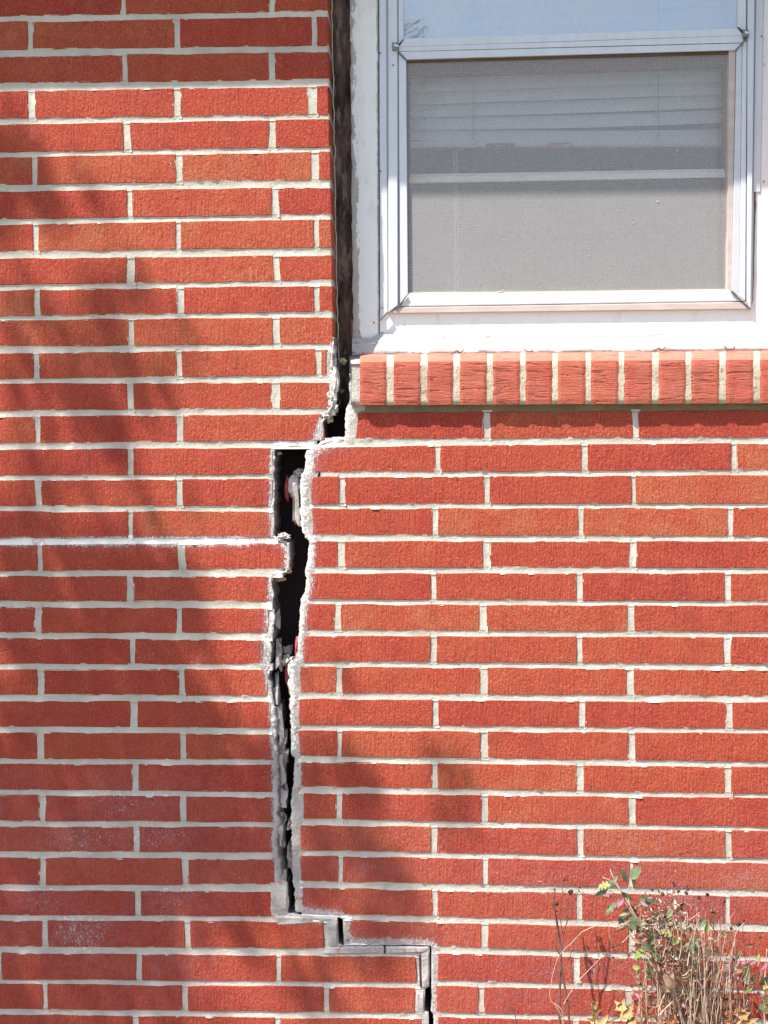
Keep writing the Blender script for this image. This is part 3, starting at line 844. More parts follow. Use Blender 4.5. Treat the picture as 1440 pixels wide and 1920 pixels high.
chunk(540, 1262, 12, 54, M_REDCH, 0.035, 0.016, 17, 'brick_shard', rough=0.15)
chunk(540, 1218, 18, 16, M_LUMP, 0.05, 0.012, 18); chunk(540, 1238, 20, 22, M_LUMP, 0.03, 0.012, 19)
chunk(558, 1215, 10, 46, M_REDCH, 0.012, 0.012, 20, 'brick_shard', rough=0.15)
chunk(549, 1256, 20, 34, M_PALE, 0.010, 0.008, 21, rough=0.2); chunk(549, 1287, 18, 34, M_PALE, 0.009, 0.008, 22, rough=0.2)
ROCKS = [(525, 1348, 15, 44), (530, 1392, 16, 38), (535, 1418, 12, 22), (526, 1445, 16, 50), (529, 1486, 17, 34), (528, 1514, 12, 24), (526, 1540, 16, 30), (529, 1568, 14, 34), (526, 1590, 13, 18),
         (544, 1545, 7, 14), (545, 1592, 8, 22), (546, 1614, 9, 22), (531, 1640, 13, 26), (523, 1220, 9, 50), (521, 1160, 8, 40), (519, 1290, 9, 44)]
chunk(527, 1602, 10, 18, M_REDCH, 0.03, 0.014, 23, 'brick_shard'); chunk(534, 1622, 10, 26, M_REDCH, 0.04, 0.014, 24, 'brick_shard')
# loose broken mortar blocks of the stair step
def slab(name, quad, d0, d1, mat, parent, bev=0.8, label=None):
    """quad px corners TL TR BR BL, front at depth d0, back at d1"""
    c = (sum(q[0] for q in quad) / 4, sum(q[1] for q in quad) / 4)
    V = []
    for q in quad:
        sx = bev if q[0] < c[0] else -bev; sy = bev if q[1] < c[1] else -bev
        p = at(q[0] + sx, q[1] + sy, d0); V.append(p)
    for q in quad:
        p = at(q[0], q[1], d0); p.y = d0 + min(0.001 * bev, abs(d1 - d0) * 0.4); V.append(p)
    for q in quad:
        p = at(q[0], q[1], d0); p.y = d1; V.append(p)
    Fc = [(3, 2, 1, 0), (8, 9, 10, 11)]
    for r in (0, 4):
        for k in range(4):
            k2 = (k + 1) % 4
            Fc.append((r + k, r + k2, r + k2 + 4, r + k + 4))
    o = link(name, V, Fc, mat, parent)
    if label: o['label'] = label
    return o
def rough_block(name, quad, d0, th, mat, parent, seed):
    nu, nv = 14, 6
    V = []
    (x0, y0), (x1, y1), (x2, y2), (x3, y3) = quad
    for j in range(nv):
        v = j / (nv - 1)
        for i in range(nu):
            u = i / (nu - 1)
            x = lerp(lerp(x0, x1, u), lerp(x3, x2, u), v); y = lerp(lerp(y0, y1, u), lerp(y3, y2, u), v)
            e = (i in (0, nu - 1)) or (j in (0, nv - 1))
            p = at(x + (1.2 * nz(y * .2, x * .2, seed) if e else 0), y + (1.2 * nz(x * 0.15, seed) if e else 0), 0)
            p.y = d0 + (0.002 if e else 0) + 0.0012 * nz(x * 0.12, y * 0.12, seed)
            V.append(p)
    Fc = grid_faces(nu, nv)
    ring = [i for i in range(nu)] + [j * nu + nu - 1 for j in range(1, nv)] + [(nv - 1) * nu + i for i in range(nu - 2, -1, -1)] + [j * nu for j in range(nv - 2, 0, -1)]
    b = len(V)
    for q in ring:
        p = V[q].copy(); p.y = d0 + th; V.append(p)
    for k in range(len(ring)):
        k2 = (k + 1) % len(ring); Fc.append((ring[k], b + k, b + k2, ring[k2]))
    return link(name, V, Fc, mat, parent, {'lime': [0.28] * len(V), 'flank': [0.0] * len(V)}, smooth=False)
rough_block('mortar_block', [(612, 1776), (718, 1774.5), (718, 1788), (604, 1790)], -0.0012, 0.03, M_CRUST, WALL, 1)
rough_block('mortar_block', [(724, 1775), (803, 1776.5), (800, 1785), (724, 1789)], -0.0012, 0.03, M_CRUST, WALL, 2)
rough_block('mortar_block', [(790, 1786), (804, 1784), (804, 1848), (792, 1851)], -0.0014, 0.03, M_CRUST, WALL, 3)
rough_block('mortar_block', [(507, 1655), (539, 1657), (539, 1713), (507, 1718)], -0.0012, 0.03, M_CRUST, WALL, 4)
rough_block('mortar_block', [(512, 1716), (582, 1719), (588, 1731), (520, 1737)], -0.0016, 0.03, M_CRUST, WALL, 5)
rough_block('mortar_block', [(612, 1727), (632, 1726), (632, 1772), (614, 1776)], -0.0014, 0.03, M_CRUST, WALL, 6)
rough_block('mortar_block', [(781, 1858), (795, 1857), (794, 1897), (781, 1897)], -0.0005, 0.03, M_CRUST, WALL, 7)
slab('dark_joint_strip', [(785.5, 1791), (789, 1791), (790.5, 1850), (787, 1850)], -0.0004, 0.01, M_BLACK, WALL, 0.1)  # solid black strip on the face, standing in for a shaded open slot
slab('dark_joint_strip', [(719, 1773), (723, 1773), (723, 1788), (720, 1788)], -0.0004, 0.01, M_BLACK, WALL, 0.1)  # second black strip painted in for the dark of a slot

for k_, (x, y, sx, sz) in enumerate(ROCKS): rock(x, y, sx, sz, 0.022 + 0.006 * (k_ % 3), M_CRUST, k_ * 7 + 3)
# ------------------------------------------------------------------ brick sill (rowlock course)
SILL = link('brick_sill', [at(655, 668, 0.07), at(655, 757, 0.07), at(1520, 750, 0.07), at(1520, 660, 0.07)], [(0, 1, 2, 3)], M_MORTAR, WALL, {'lime': [0] * 4, 'flank': [0] * 4})
SILL['label'] = 'rowlock brick sill under the window'
def sill_y(x, which):   # front top edge, front bottom edge, back top edge
    return {0: lerp(679, 674.5, (x - 680) / 760.0), 1: lerp(759.5, 756, (x - 680) / 760.0), 2: lerp(661, 654, (x - 680) / 760.0)}[which]
SJ = [(725, 738), (789, 801), (850, 862), (913, 924), (975, 985), (1036, 1046), (1098, 1108), (1160, 1170), (1223, 1235), (1286, 1296), (1349, 1361), (1413, 1425), (1476, 1487)]
sx = 675
def sill_profile(x, vtop):
    """front face then top face, list of points from bottom to back"""
    P = []
    n1 = 9
    for k in range(n1):
        v = k / (n1 - 1)
        y = lerp(sill_y(x, 1), sill_y(x, 0), v)
        P.append((y, lerp(-0.019, -0.0215, v), y))
    return P
def sill_brick(xa, xb, seed, mat, inset=0.0, mortar=False):
    nu = 10
    V = []; NV = 17
    for j in range(NV):
        for i in range(nu):
            u = i / (nu - 1); x = lerp(xa, xb, u)
            if not mortar: x += (0.7 * nz(j * 0.5, seed) if i == 0 else 0.7 * nz(j * 0.5, seed + 9) if i == nu - 1 else 0)
            yb, yt_, yk = sill_y(x, 1), sill_y(x, 0), sill_y(x, 2)
            if j == 0:
                p = at(x, yb, -0.019); p.y = 0.03
            elif j <= 10:
                v = (j - 1) / 9
                y = lerp(yb, yt_, v); d = lerp(-0.019, -0.0215, v)
                if j in (1,): d += 0.0015
                if j == 10: d += 0.0016; y -= 0.3
                p = at(x, y, d)
                p.y += 0.0009 * nz(x * 0.05, y * 0.06, seed)
            else:
                v = (j - 10) / 6
                a_ = at(x, yt_, -0.0199); b_ = at(x, yk, 0.075)
                p = a_.lerp(b_, v)
                if j == 11: p = a_.lerp(b_, 0.03)
                p.z += 0.0008 * nz(x * 0.05, v * 3, seed)
            if i in (0, nu - 1) and j > 0 and not mortar: 
                p.y += 0.0016 if j <= 10 else 0.0; p.z -= 0.0012 if j > 10 else 0
            p.y += inset if j <= 10 else 0; p.z -= inset if j > 10 else 0
            if mortar and 1 <= j <= 10: p.y += 0.0008 * nz(x * 0.3, j * 1.1, seed)
            V.append(p)
    Fc = grid_faces(nu, NV, 0, True)
    # sides
    for i, fl in ((0, 1), (nu - 1, 0)):
        b = len(V)
        for j in range(NV):
            p = V[j * nu + i].copy(); p.z -= 0.03 if j > 10 else 0; p.y = max(p.y, 0.02) if j <= 10 else p.y; V.append(p)
        for j in range(NV - 1):
            q = (j * nu + i, (j + 1) * nu + i, b + j + 1, b + j); Fc.append(q if fl else q[::-1])
    li = [0.22 * (1 if k // nu > 12 else 0) + 0.05 for k in range(len(V))]
    o = link('brick' if not mortar else 'mortar_joint', V, Fc, mat, SILL, {'lime': li if not mortar else [0.15] * len(V), 'flank': [0.0] * len(V)}, smooth=mortar)
    o.color = (random.uniform(0.15, 0.8), 0, 0, 1)
    return o
random.seed(9)
prev = 675
for k, (a, b) in enumerate(SJ):
    sill_brick(prev, a, k * 3.3, MB_SILL)
    sill_brick(a - 1.5, b + 1.5, k * 2.1 + 60, M_SILLMORTAR, 0.0018, True)
    prev = b
sill_brick(657, 677, 99.1, M_CRUST, 0.006, True)
# ------------------------------------------------------------------ structure behind the brickwork
def box(name, lo, hi, mat, parent=None):
    x0, y0, z0 = lo; x1, y1, z1 = hi
    V = [(x0, y0, z0), (x1, y0, z0), (x1, y1, z0), (x0, y1, z0), (x0, y0, z1), (x1, y0, z1), (x1, y1, z1), (x0, y1, z1)]
    Fc = [(0, 3, 2, 1), (4, 5, 6, 7), (0, 1, 5, 4), (1, 2, 6, 5), (2, 3, 7, 6), (3, 0, 4, 7)]
    return link(name, V, Fc, mat, parent)
GZ = at(720, 1985).z
zs = at(300, 160).z
OV = 0.20
SOFF = zs + 2.65 * (OV + 0.02)
xw0, xw1 = at(XMIN - 250, 900).x, at(XMAX + 150, 900).x
wx0 = at(642, 300, 0.12).x; wx1 = at(1480, 300, 0.12).x
zb = at(700, 700, 0.12).z
# sheathing: left, right, below the window
box('sheathing', (xw0, 0.125, GZ - 0.2), (wx0, 0.135, SOFF), M_BLACK, WALL)
box('sheathing', (wx1, 0.125, GZ - 0.2), (xw1, 0.135, SOFF), M_BLACK, WALL)
box('sheathing', (wx0, 0.125, GZ - 0.2), (wx1, 0.135, zb), M_BLACK, WALL)
# weathered stud beside the window, seen through the open gap
nu, nv = 9, 220; V = []
for j in range(nv):
    y = lerp(-330, 765, j / (nv - 1))
    for i in range(nu):
        u = i / (nu - 1); x = lerp(618, 664, u)
        p = at(x, y, 0.104); p.y += 0.004 * nz(x * 0.12, y * 0.012, 1.0) + 0.0022 * nz(x * 0.3, y * 0.05, 4.0)
        V.append(p)
st = link('wall_stud', V, grid_faces(nu, nv), M_STUD, WALL, smooth=True); st['label'] = 'dark weathered stud showing in the gap beside the window'
slab('raw_wood_splinter', [(657.5, 597), (661, 600), (664.5, 625), (659, 634)], 0.082, 0.09, M_RAW, WALL, 0.4)

# ------------------------------------------------------------------ window
WIN = empty('window', at(1060, 600, 0.08), 'white storm window with insect screen and peeling painted trim', 'window')
def board(name, quad, d0, th, label=None, peel=None, nu=16, nv=90, seed=0, rag=(0, 0, 0, 0), relief=0.0004):
    (x0, y0), (x1, y1), (x2, y2), (x3, y3) = quad
    V = []; pe = []
    for j in range(nv):
        v = j / (nv - 1)
        for i in range(nu):
            u = i / (nu - 1)
            x = lerp(lerp(x0, x1, u), lerp(x3, x2, u), v); y = lerp(lerp(y0, y1, u), lerp(y3, y2, u), v)
            if i == 0: x += rag[0] * nz(y * 0.04, seed) + rag[0] * 0.6 * nz(y * 0.16, seed)
            if i == nu - 1: x += rag[1] * nz(y * 0.04, seed + 5)
            if j == 0: y += rag[2] * (nz(x * 0.04, seed + 8) + 0.6 * nz(x * 0.16, seed + 8))
            if j == nv - 1: y += rag[3] * (nz(x * 0.04, seed + 11) + 0.7 * nz(x * 0.16, seed + 11))
            p = at(x, y, d0); e = (i in (0, nu - 1)) or (j in (0, nv - 1))
            p.y = d0 + relief * nz(x * 0.06, y * 0.02, seed) + (0.0012 if e else 0); V.append(p)
            pe.append(peel(x, y, u, v) if peel else 0.0)
    Fc = grid_faces(nu, nv)
    ring = [i for i in range(nu)] + [j * nu + nu - 1 for j in range(1, nv)] + [(nv - 1) * nu + i for i in range(nu - 2, -1, -1)] + [j * nu for j in range(nv - 2, 0, -1)]
    b = len(V)
    for q in ring:
        p = V[q].copy(); p.y = d0 + th; V.append(p); pe.append(0.5)
    for k in range(len(ring)):
        k2 = (k + 1) % len(ring); Fc.append((ring[k], b + k, b + k2, ring[k2]))
    o = link(name, V, Fc, M_PAINT, WIN, {'peel': pe})
    if label: o['label'] = label
    return o
T = -330
board('casing_board', [(653, T), (708, T), (710.5, 636), (662, 640)], 0.080, 0.025, 'left casing board with peeling grey edge',
      lambda x, y, u, v: max(0.0, 0.95 - u * 2.1) * (1.0 if y > 300 else 0.72) + (0.25 if u > 0.93 else 0) + max(0, (y - 560) / 260.0) * (1 - u), rag=(3, 0, 0, 3), seed=3)
slab('casing_groove', [(704, T), (712, T), (715, 634), (709, 634)], 0.086, 0.095, M_SEAL, WIN, 0.2)
board('caulk_strip', [(704.2, T), (707, T), (711, 636), (709, 636)], 0.0785, 0.006, None, lambda x, y, u, v: 0.62, nu=3, nv=160, rag=(2.0, 1.2, 0, 0), seed=12)
# bottom: flat apron board and thick caulk down to the brick
board('apron_board', [(712, 575), (1455, 566), (1455, 630), (712, 634)], 0.0815, 0.02, 'broad white board under the storm frame', lambda x, y, u, v: 0.05 + (0.35 if v > 0.93 else 0), nu=90, nv=12, rag=(0, 0, 0, 2), seed=4)
board('casing_board', [(1436, T), (1500, T), (1470, 632), (1411, 634)], 0.080, 0.02, 'right casing board', lambda x, y, u, v: 0.32 * (1 - u), seed=6, rag=(1.5, 0, 0, 0))
# sloping painted stool between apron and brick sill
V = []; pe = []; nu, nv = 150, 9
for j in range(nv):
    v = j / (nv - 1)
    for i in range(nu):
        x = lerp(660, 1500, i / (nu - 1))
        ya = lerp(628, 618, (x - 660) / 800.0); yb_ = lerp(665, 657, (x - 660) / 800.0)
        if x < 705: ya += 6
        if j == nv - 1: yb_ += 2.6 * nz(x * 0.05, 2.0) + 2.0 * nz(x * 0.16, 5.0) + 1.5
        y = lerp(ya, yb_, v)
        p = at(x, y, lerp(0.0765, 0.058, v ** 0.8)); p.y += 0.0016 * nz(x * 0.07, y * 0.12, 3.0) + 0.0014 * nz(x * 0.2, y * 0.25, 8.0)
        if j == nv - 1: p.y += 0.004
        V.append(p); pe.append(0.30 + (0.35 if x < 712 else 0.0) + 0.40 * max(0, nz(x * 0.015, 3.0)) + (0.3 if j >= nv - 2 else 0) + (0.25 if j < 2 else 0))
Fc = grid_faces(nu, nv)
b = len(V)
for i in range(nu):
    p = V[(nv - 1) * nu + i].copy(); p.y = 0.09; V.append(p); pe.append(0.4)
for i in range(nu - 1): Fc.append(((nv - 1) * nu + i, (nv - 1) * nu + i + 1, b + i + 1, b + i))
so = link('window_stool', V, Fc, M_PAINT_H, WIN, {'peel': pe}, smooth=True); so['label'] = 'thick flaking white paint and caulk along the foot of the window'

# --- storm frame
def bars(name, quad, d0, d1, mat, bev=0.9, parent=None, label=None):
    return slab(name, quad, d0, d1, mat, parent or WIN, bev, label)
def xl(y, a, b): return lerp(a, b, (y - 100) / 450.0)      # left members drift right going down
bars('frame_flange', [(710, T), (723.5, T), (727, 584), (712.5, 600)], 0.0770, 0.0815, M_ALU)
bars('frame_web', [(711, T), (750, T), (753, 590), (714, 590)], 0.0815, 0.092, M_ALU2)
bars('frame_lip', [(727, T), (744.5, T), (746.5, 573), (728.5, 585)], 0.0690, 0.084, M_ALU, 1.6)
bars('frame_lip', [(1403, T), (1420, T), (1408.5, 580), (1401, 566)], 0.0690, 0.084, M_ALU, 1.6)
bars('frame_web', [(1390, T), (1424, T), (1411, 580), (1392, 580)], 0.0815, 0.092, M_ALU2)
bars('frame_flange', [(1422, T), (1437.5, T), (1426, 360), (1412, 360)], 0.0770, 0.0815, M_ALU)
bars('frame_lip', [(748, 576.2), (1400, 566.5), (1408, 579.2), (727, 587.5)], 0.0715, 0.084, M_TAN, 1.0, label='tan lower lip of the storm frame')
# upper storm sash
bars('sash_stile', [(746, T), (755, T), (757, 74), (747, 84)], 0.0725, 0.082, M_ALU)
bars('sash_stile', [(1389, T), (1402, T), (1399, 60), (1384, 51)], 0.0725, 0.082, M_ALU)
bars('sash_stile', [(1383.5, T), (1388.5, T), (1384, 50), (1382, 52)], 0.0745, 0.082, M_ALU2, 0.4)
bars('sash_rail', [(757, 73.5), (1383, 52), (1394, 65.2), (747.5, 88.5)], 0.0705, 0.082, M_ALU, 1.2, label='lower rail of the upper storm sash')
bars('sash_rail', [(747.5, 89.2), (1394, 66), (1394, 79.0), (747.5, 96.6)], 0.0712, 0.082, M_ALU, 0.8)
# lower storm sash / screen frame
bars('sash_rail', [(748.5, 98.2), (1392, 80.4), (1380.5, 93), (762, 111.5)], 0.0725, 0.083, M_ALU, 0.9)
bars('sash_stile', [(747, 99), (761.5, 112), (765, 552), (749.5, 571)], 0.0735, 0.083, M_ALU, 0.9)
bars('sash_stile', [(1381, 92.5), (1391.5, 81), (1385.8, 556), (1372.2, 545)], 0.0745, 0.083, M_ALU2, 0.6)
bars('sash_stile', [(1392.2, 81), (1400.5, 76), (1397.5, 563.5), (1386.4, 556.5)], 0.0732, 0.083, M_ALU, 0.8)
bars('sash_rail', [(765, 552.6), (1370.5, 545.2), (1397, 564.4), (750.5, 574.8)], 0.0735, 0.084, M_ALU, 1.4, label='sunlit bottom rail of the screen sash')
bars('screen_spline', [(1366.5, 93.5), (1379.5, 92.5), (1371.6, 545), (1363.5, 545)], 0.0775, 0.083, M_TAN, 0.5)
bars('screen_spline', [(762, 111.8), (1380, 92.8), (1379, 101), (762, 118)], 0.079, 0.084, M_BROWN, 0.4)
bars('screen_spline', [(762.2, 549.4), (1368, 542.2), (1368, 546), (762.2, 553)], 0.0772, 0.083, M_CREAM, 0.4)
for q in ([(747, 97), (762, 111), (761, 112.4), (746.5, 98.4)], [(757, 73.5), (747, 84.5), (746, 84), (756, 72.8)], [(762.6, 553), (764, 554.2), (742, 582), (741, 580.5)],
          [(727, 584), (728, 586), (712.5, 602), (711.5, 600)], [(1370.5, 545.6), (1371.6, 544.6), (1408, 578.5), (1407, 580)], [(1384, 51), (1385, 50), (1399, 64), (1398, 65.5)], [(1381, 93.5), (1380, 92.5), (1395, 76), (1396, 77.4)]):
    xs_ = [p[0] for p in q]
    slab('mitre_joint', q, 0.0683, 0.0725, M_SEAL, WIN, 0.0)
# latches
for (x, y) in ((740.5, 86), (1399, 62)):
    la = bars('latch', [(x - 5, y - 7), (x + 4, y - 7), (x + 4, y + 7), (x - 5, y + 7)], 0.062, 0.071, M_DARKMETAL, 1.2)
    bars('latch_tip', [(x - 2, y - 4.5), (x + 7, y - 2), (x + 8, y + 1), (x - 2, y + 1)], 0.0585, 0.0625, M_ALU, 0.8, parent=la)
for (x, y, d) in ((713, 99, .0765), (713.5, 321, .0765), (716, 577, .0765), (716.5, 624, .080), (737, 122, .0685), (1428, 68, .0765), (701, 605, .0795), (1432, 340, .0765)):
    lump('screw', at(x, y, d), (0.0022, 0.0012, 0.0022), M_DARKMETAL, WIN, x, 1, 0.1)
# glass and screen
def sheet(name, quad, d, mat, label=None, parent=None, th=0.003):
    V = [at(x, y, d) for x, y in quad]
    Fc = [(3, 2, 1, 0)]
    if th:
        V += [Vector((p.x, p.y + th, p.z)) for p in V]
        Fc += [(4, 5, 6, 7)] + [(k, (k + 1) % 4, (k + 1) % 4 + 4, k + 4) for k in range(4)]
    o = link(name, V, Fc, mat, parent or WIN)
    if label: o['label'] = label
    return o
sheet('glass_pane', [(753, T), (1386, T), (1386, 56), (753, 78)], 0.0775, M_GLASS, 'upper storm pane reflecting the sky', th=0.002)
sheet('insect_screen', [(758, 106), (1384, 88), (1371, 549), (761, 556)], 0.0815, M_SCREEN, 'fine grey insect screen, sunlit in its lower half', th=0)
# bits caught on the screen
for (x, y, s) in ((1233, 378, 2.6), (1188, 418, 2), (1269, 282, 3.2), (925, 378, 1.4), (1105, 480, 1.6)):
    lump('lint_speck', at(x, y, 0.0805), (s * 0.0006, 0.0006, s * 0.0008), M_CREAM if s > 1.5 else M_SEAL, WIN, x, 1, 0.4)
tb = MB(); tube(tb, smooth_path([at(862, 550, 0.079), at(900, 549.5, 0.078), at(930, 548.5, 0.077), at(943, 545, 0.076)], 4), 0.0012, 0.0006, 4); tb.build('frayed_spline', M_CREAM, WIN)
# inner wooden window
bars('inner_rail', [(764, 331), (1372, 320.5), (1372, 331.0), (764, 343)], 0.118, 0.150, M_SASHWOOD, 1.0, label='pale rail of the inner sash behind the screen')
bars('inner_rail', [(764, 327.5), (1372, 316), (1372, 320), (764, 331)], 0.124, 0.150, M_SASHWOOD, 0.5)
bars('inner_rail', [(757, 92), (1390, 70), (1390, 120), (757, 141)], 0.118, 0.150, M_BROWN, 1.0, label='brown head rail of the inner sash')
bars('inner_stile', [(740, T), (768, T), (768, 560), (740, 560)], 0.118, 0.150, M_BROWN, 1.0)
bars('inner_stile', [(1359, T), (1402, T), (1400, 560), (1359, 560)], 0.118, 0.150, M_BROWN, 1.0)
bars('inner_stile', [(1364.5, 100), (1366.5, 100), (1363.5, 545), (1361.5, 545)], 0.112, 0.118, M_SASHWOOD, 0.2)
bars('inner_sill', [(740, 548), (1402, 545), (1402, 590), (740, 590)], 0.095, 0.16, M_SASHWOOD, 1.0)
sheet('glass_pane', [(768, 141), (1359, 120), (1359, 318), (768, 329)], 0.135, M_GLASS_IN, 'inner pane in front of the blind', th=0.002)
sheet('glass_pane', [(768, 343), (1359, 332), (1359, 548), (768, 550)], 0.128, M_GLASS_IN, 'inner pane behind the sunlit screen', th=0.002)

# ------------------------------------------------------------------ blind
BL = empty('window_blind', at(1070, 270, 0.19), 'white slatted blind half lowered behind the window glass', 'blind')
y = 252.0; k = 0
while y > T:
    V = []; nu, nv = 12, 5
    for j in range(nv):
        v = j / (nv - 1)
        for i in range(nu):
            u = i / (nu - 1); x = lerp(766, 1372, u)
            sl = -0.022 if y > 230 else lerp(-0.030, -0.044, min(1, (230 - y) / 150.0))
            if k == 0: sl = 0.006
            yy = y + (x - 766) * sl + lerp(-15, 12, v)
            if k < 3: yy += 4.0 * sin(pi * u) * (1.2 - k * 0.3)
            p = at(x, yy, 0.190); p.y += lerp(-0.006, 0.006, v) * -1 - 0.003 * sin(pi * v)
            V.append(p)
    link('slat', V, grid_faces(nu, nv), M_BLIND, BL, smooth=True)
    y -= 23.0 if k else 20; k += 1
tb = MB()
pr = [(-0.010, 0.004), (-0.012, -0.004), (-0.009, -0.009), (0.009, -0.009), (0.012, -0.002), (0.009, 0.006)]
A, B = at(766, 270, 0.185), at(1372, 268, 0.185)
Vv = []
for P_ in (A, B):
    for (py_, pz_) in pr: Vv.append(Vector((P_.x, P_.y + py_, P_.z + pz_)))
n = len(pr)
Fc = [(k, (k + 1) % n, n + (k + 1) % n, n + k) for k in range(n)] + [tuple(range(n)), tuple(range(2 * n - 1, n - 1, -1))]
link('bottom_rail', Vv, Fc, M_BLIND, BL)
def bsl(name, quad, mat, par=BL): return slab(name, quad, 0.171, 0.1725, mat, par, 0.0)
lb = bsl('sticker', [(911, 268.5), (964, 268), (964, 278), (911, 278.5)], M_LABEL_D); lb['label'] = 'dark grey sticker on the blind rail'
slab('print_line', [(928, 272.5), (945, 272.3), (945, 273.5), (928, 273.7)], 0.1702, 0.171, M_LABEL_W, lb, 0.0)
lb = bsl('sticker', [(1025, 267.5), (1073, 267), (1073, 276), (1025, 276.5)], M_LABEL_O); lb['label'] = 'orange sticker on the blind rail'
slab('print_line', [(1058, 269.5), (1070, 269.3), (1070, 274), (1058, 274.2)], 0.1702, 0.171, M_LABEL_W, lb, 0.0)
for (x, y0, y1, r) in ((853, 282, 552, .0009), (858, 282, 552, .0009)):
    tb = MB(); tube(tb, [at(x - 1.5, y0, 0.165), at(x + 0.3, lerp(y0, y1, .5), 0.165), at(x, y1, 0.165)], r, r, 5); tb.build('pull_cord', M_CORD, BL)
for x in (886, 1232):
    for dx in (-2.2, 2.2):
        tb = MB(); pts = [at(x + dx + 0.8 * nz(j * 1.3, dx), T + j * 20, 0.176) for j in range(30) if T + j * 20 < 262] + [at(x + dx, 262, 0.172)]
        tube(tb, pts, 0.0009, 0.0009, 4); tb.build('ladder_cord', M_STEMP if dx > 0 else M_CORD, BL)
    for kx in (-3, 3):
        tb = MB(); tube(tb, [at(x, 256, 0.170), at(x + kx * 2, 262, 0.170), at(x + kx, 268, 0.170), at(x, 271, 0.170)], 0.0011, 0.0008, 4); tb.build('cord_knot', M_CORD, BL)

# ------------------------------------------------------------------ room
rx0, rx1 = at(735, 300, 0.15).x, at(1410, 300, 0.15).x
rz0, rz1 = at(735, 590, 0.15).z, SOFF
ro = MB()
x0, x1, y0, y1, z0, z1 = rx0 - 0.5, rx1 + 0.5, 0.152, 2.6, rz0 - 0.9, rz1 + 0.05
ro.add([(x0, y1, z0), (x1, y1, z0), (x1, y1, z1), (x0, y1, z1), (x0, y0, z0), (x1, y0, z0), (x1, y0, z1), (x0, y0, z1)],
       [(0, 1, 2, 3), (4, 0, 3, 7), (1, 5, 6, 2), (4, 5, 1, 0), (3, 2, 6, 7)])
# inner face of the outer wall, with the window hole
a0, a1 = rx0, rx1
ro.add([(x0, y0, z0), (x1, y0, z0), (x1, y0, rz0), (x0, y0, rz0), (a0, y0, rz0), (a0, y0, z1), (x0, y0, z1), (a1, y0, rz0), (a1, y0, z1), (x1, y0, z1)],
       [(0, 1, 2, 3), (3, 4, 5, 6), (7, 2, 9, 8)])
tag(ro.build('room', M_ROOM), kind='structure')

# ------------------------------------------------------------------ eave
EV = empty('roof_eave', (0, 0, SOFF), 'shallow roof eave above the picture shading the top of the wall', 'eave')
box('soffit', (-4, -OV, SOFF), (4, 0.14, SOFF + 0.015), M_SOFFIT, EV)
box('fascia', (-4, -OV - 0.02, SOFF - 0.001), (4, -OV, SOFF + 0.16), M_SOFFIT, EV)
V = [(-4, -OV - 0.05, SOFF + 0.165), (4, -OV - 0.05, SOFF + 0.165), (4, 2.5, SOFF + 1.2), (-4, 2.5, SOFF + 1.2), (-4, -OV - 0.05, SOFF + 0.19), (4, -OV - 0.05, SOFF + 0.19), (4, 2.5, SOFF + 1.23), (-4, 2.5, SOFF + 1.23)]
link('roof', V, [(0, 3, 2, 1), (4, 5, 6, 7), (0, 1, 5, 4), (1, 2, 6, 5), (2, 3, 7, 6), (3, 0, 4, 7)], M_SHINGLE, EV)

# ------------------------------------------------------------------ ground
g = MB(); R_ = 400
V = []; nn = 41
for j in range(nn):
    for i in range(nn):
        u = (i / (nn - 1) - 0.5) * 2; v = (j / (nn - 1) - 0.5) * 2
        x = R_ * u * abs(u) ** 2; y_ = R_ * v * abs(v) ** 2
        V.append((x, y_, GZ - 0.02 + 0.012 * nz(x * 2, y_ * 2)))
tag(link('ground', V, grid_faces(nn, nn), M_GRASS), kind='structure')
V = []; nu, nv = 120, 24
for j in range(nv):
    for i in range(nu):
        x = lerp(-1.6, 1.6, i / (nu - 1)); y_ = lerp(0.0, -0.55, j / (nv - 1))
        V.append((x, y_, GZ + 0.008 * nz(x * 9, y_ * 9) + 0.004 * nz(x * 40, y_ * 40) - (0.04 if j == nv - 1 else 0)))
tag(link('soil_bed', V, grid_faces(nu, nv, 0, True), M_SOIL, smooth=True), kind='structure')

# ------------------------------------------------------------------ tree (beyond the left of the picture, throws the dappled shade)
BL_D = [(20, 320, 60, 110, 2.2), (130, 385, 60, 45, 1.0), (330, 385, 55, 40, .7), (30, 545, 60, 50, 1.2), (215, 560, 80, 50, 1.2), (100, 625, 120, 30, 1.0), (330, 640, 60, 50, 1.1),
 (150, 690, 130, 35, 1.4), (420, 690, 50, 35, .7), (100, 745, 100, 40, 1.3), (300, 745, 60, 35, 1.2), (200, 800, 70, 35, 1.4), (40, 830, 60, 50, 1.0), (230, 862, 50, 35, 1.0), (100, 925, 60, 45, 1.2), (340, 960, 60, 45, .7),
 (20, 990, 60, 60, 1.4), (230, 1000, 60, 60, 1.2), (130, 1150, 170, 130, 3.0), (180, 1400, 240, 190, 3.6), (330, 1200, 60, 150, 1.6), (200, 1650, 270, 140, 3.2), (130, 1850, 250, 120, 3.0), (440, 1500, 80, 90, 2.0), (430, 1620, 80, 80, 1.8),
 (600, 1560, 90, 90, 2.2), (690, 1650, 90, 60, 1.3), (620, 1450, 55, 55, 1.2), (840, 1445, 35, 30, 1.0), (860, 1510, 60, 25, 1.0), (740, 1700, 80, 45, 1.2), (640, 1250, 30, 70, .5), (690, 1800, 80, 60, 1.0),
 (400, 1800, 50, 50, -1.5), (430, 1160, 40, 130, -1.6), (120, 1080, 20, 50, -1.5), (470, 1330, 30, 90, -1.4), (480, 1880, 70, 50, -1.5), (560, 1860, 60, 50, 0.8)]
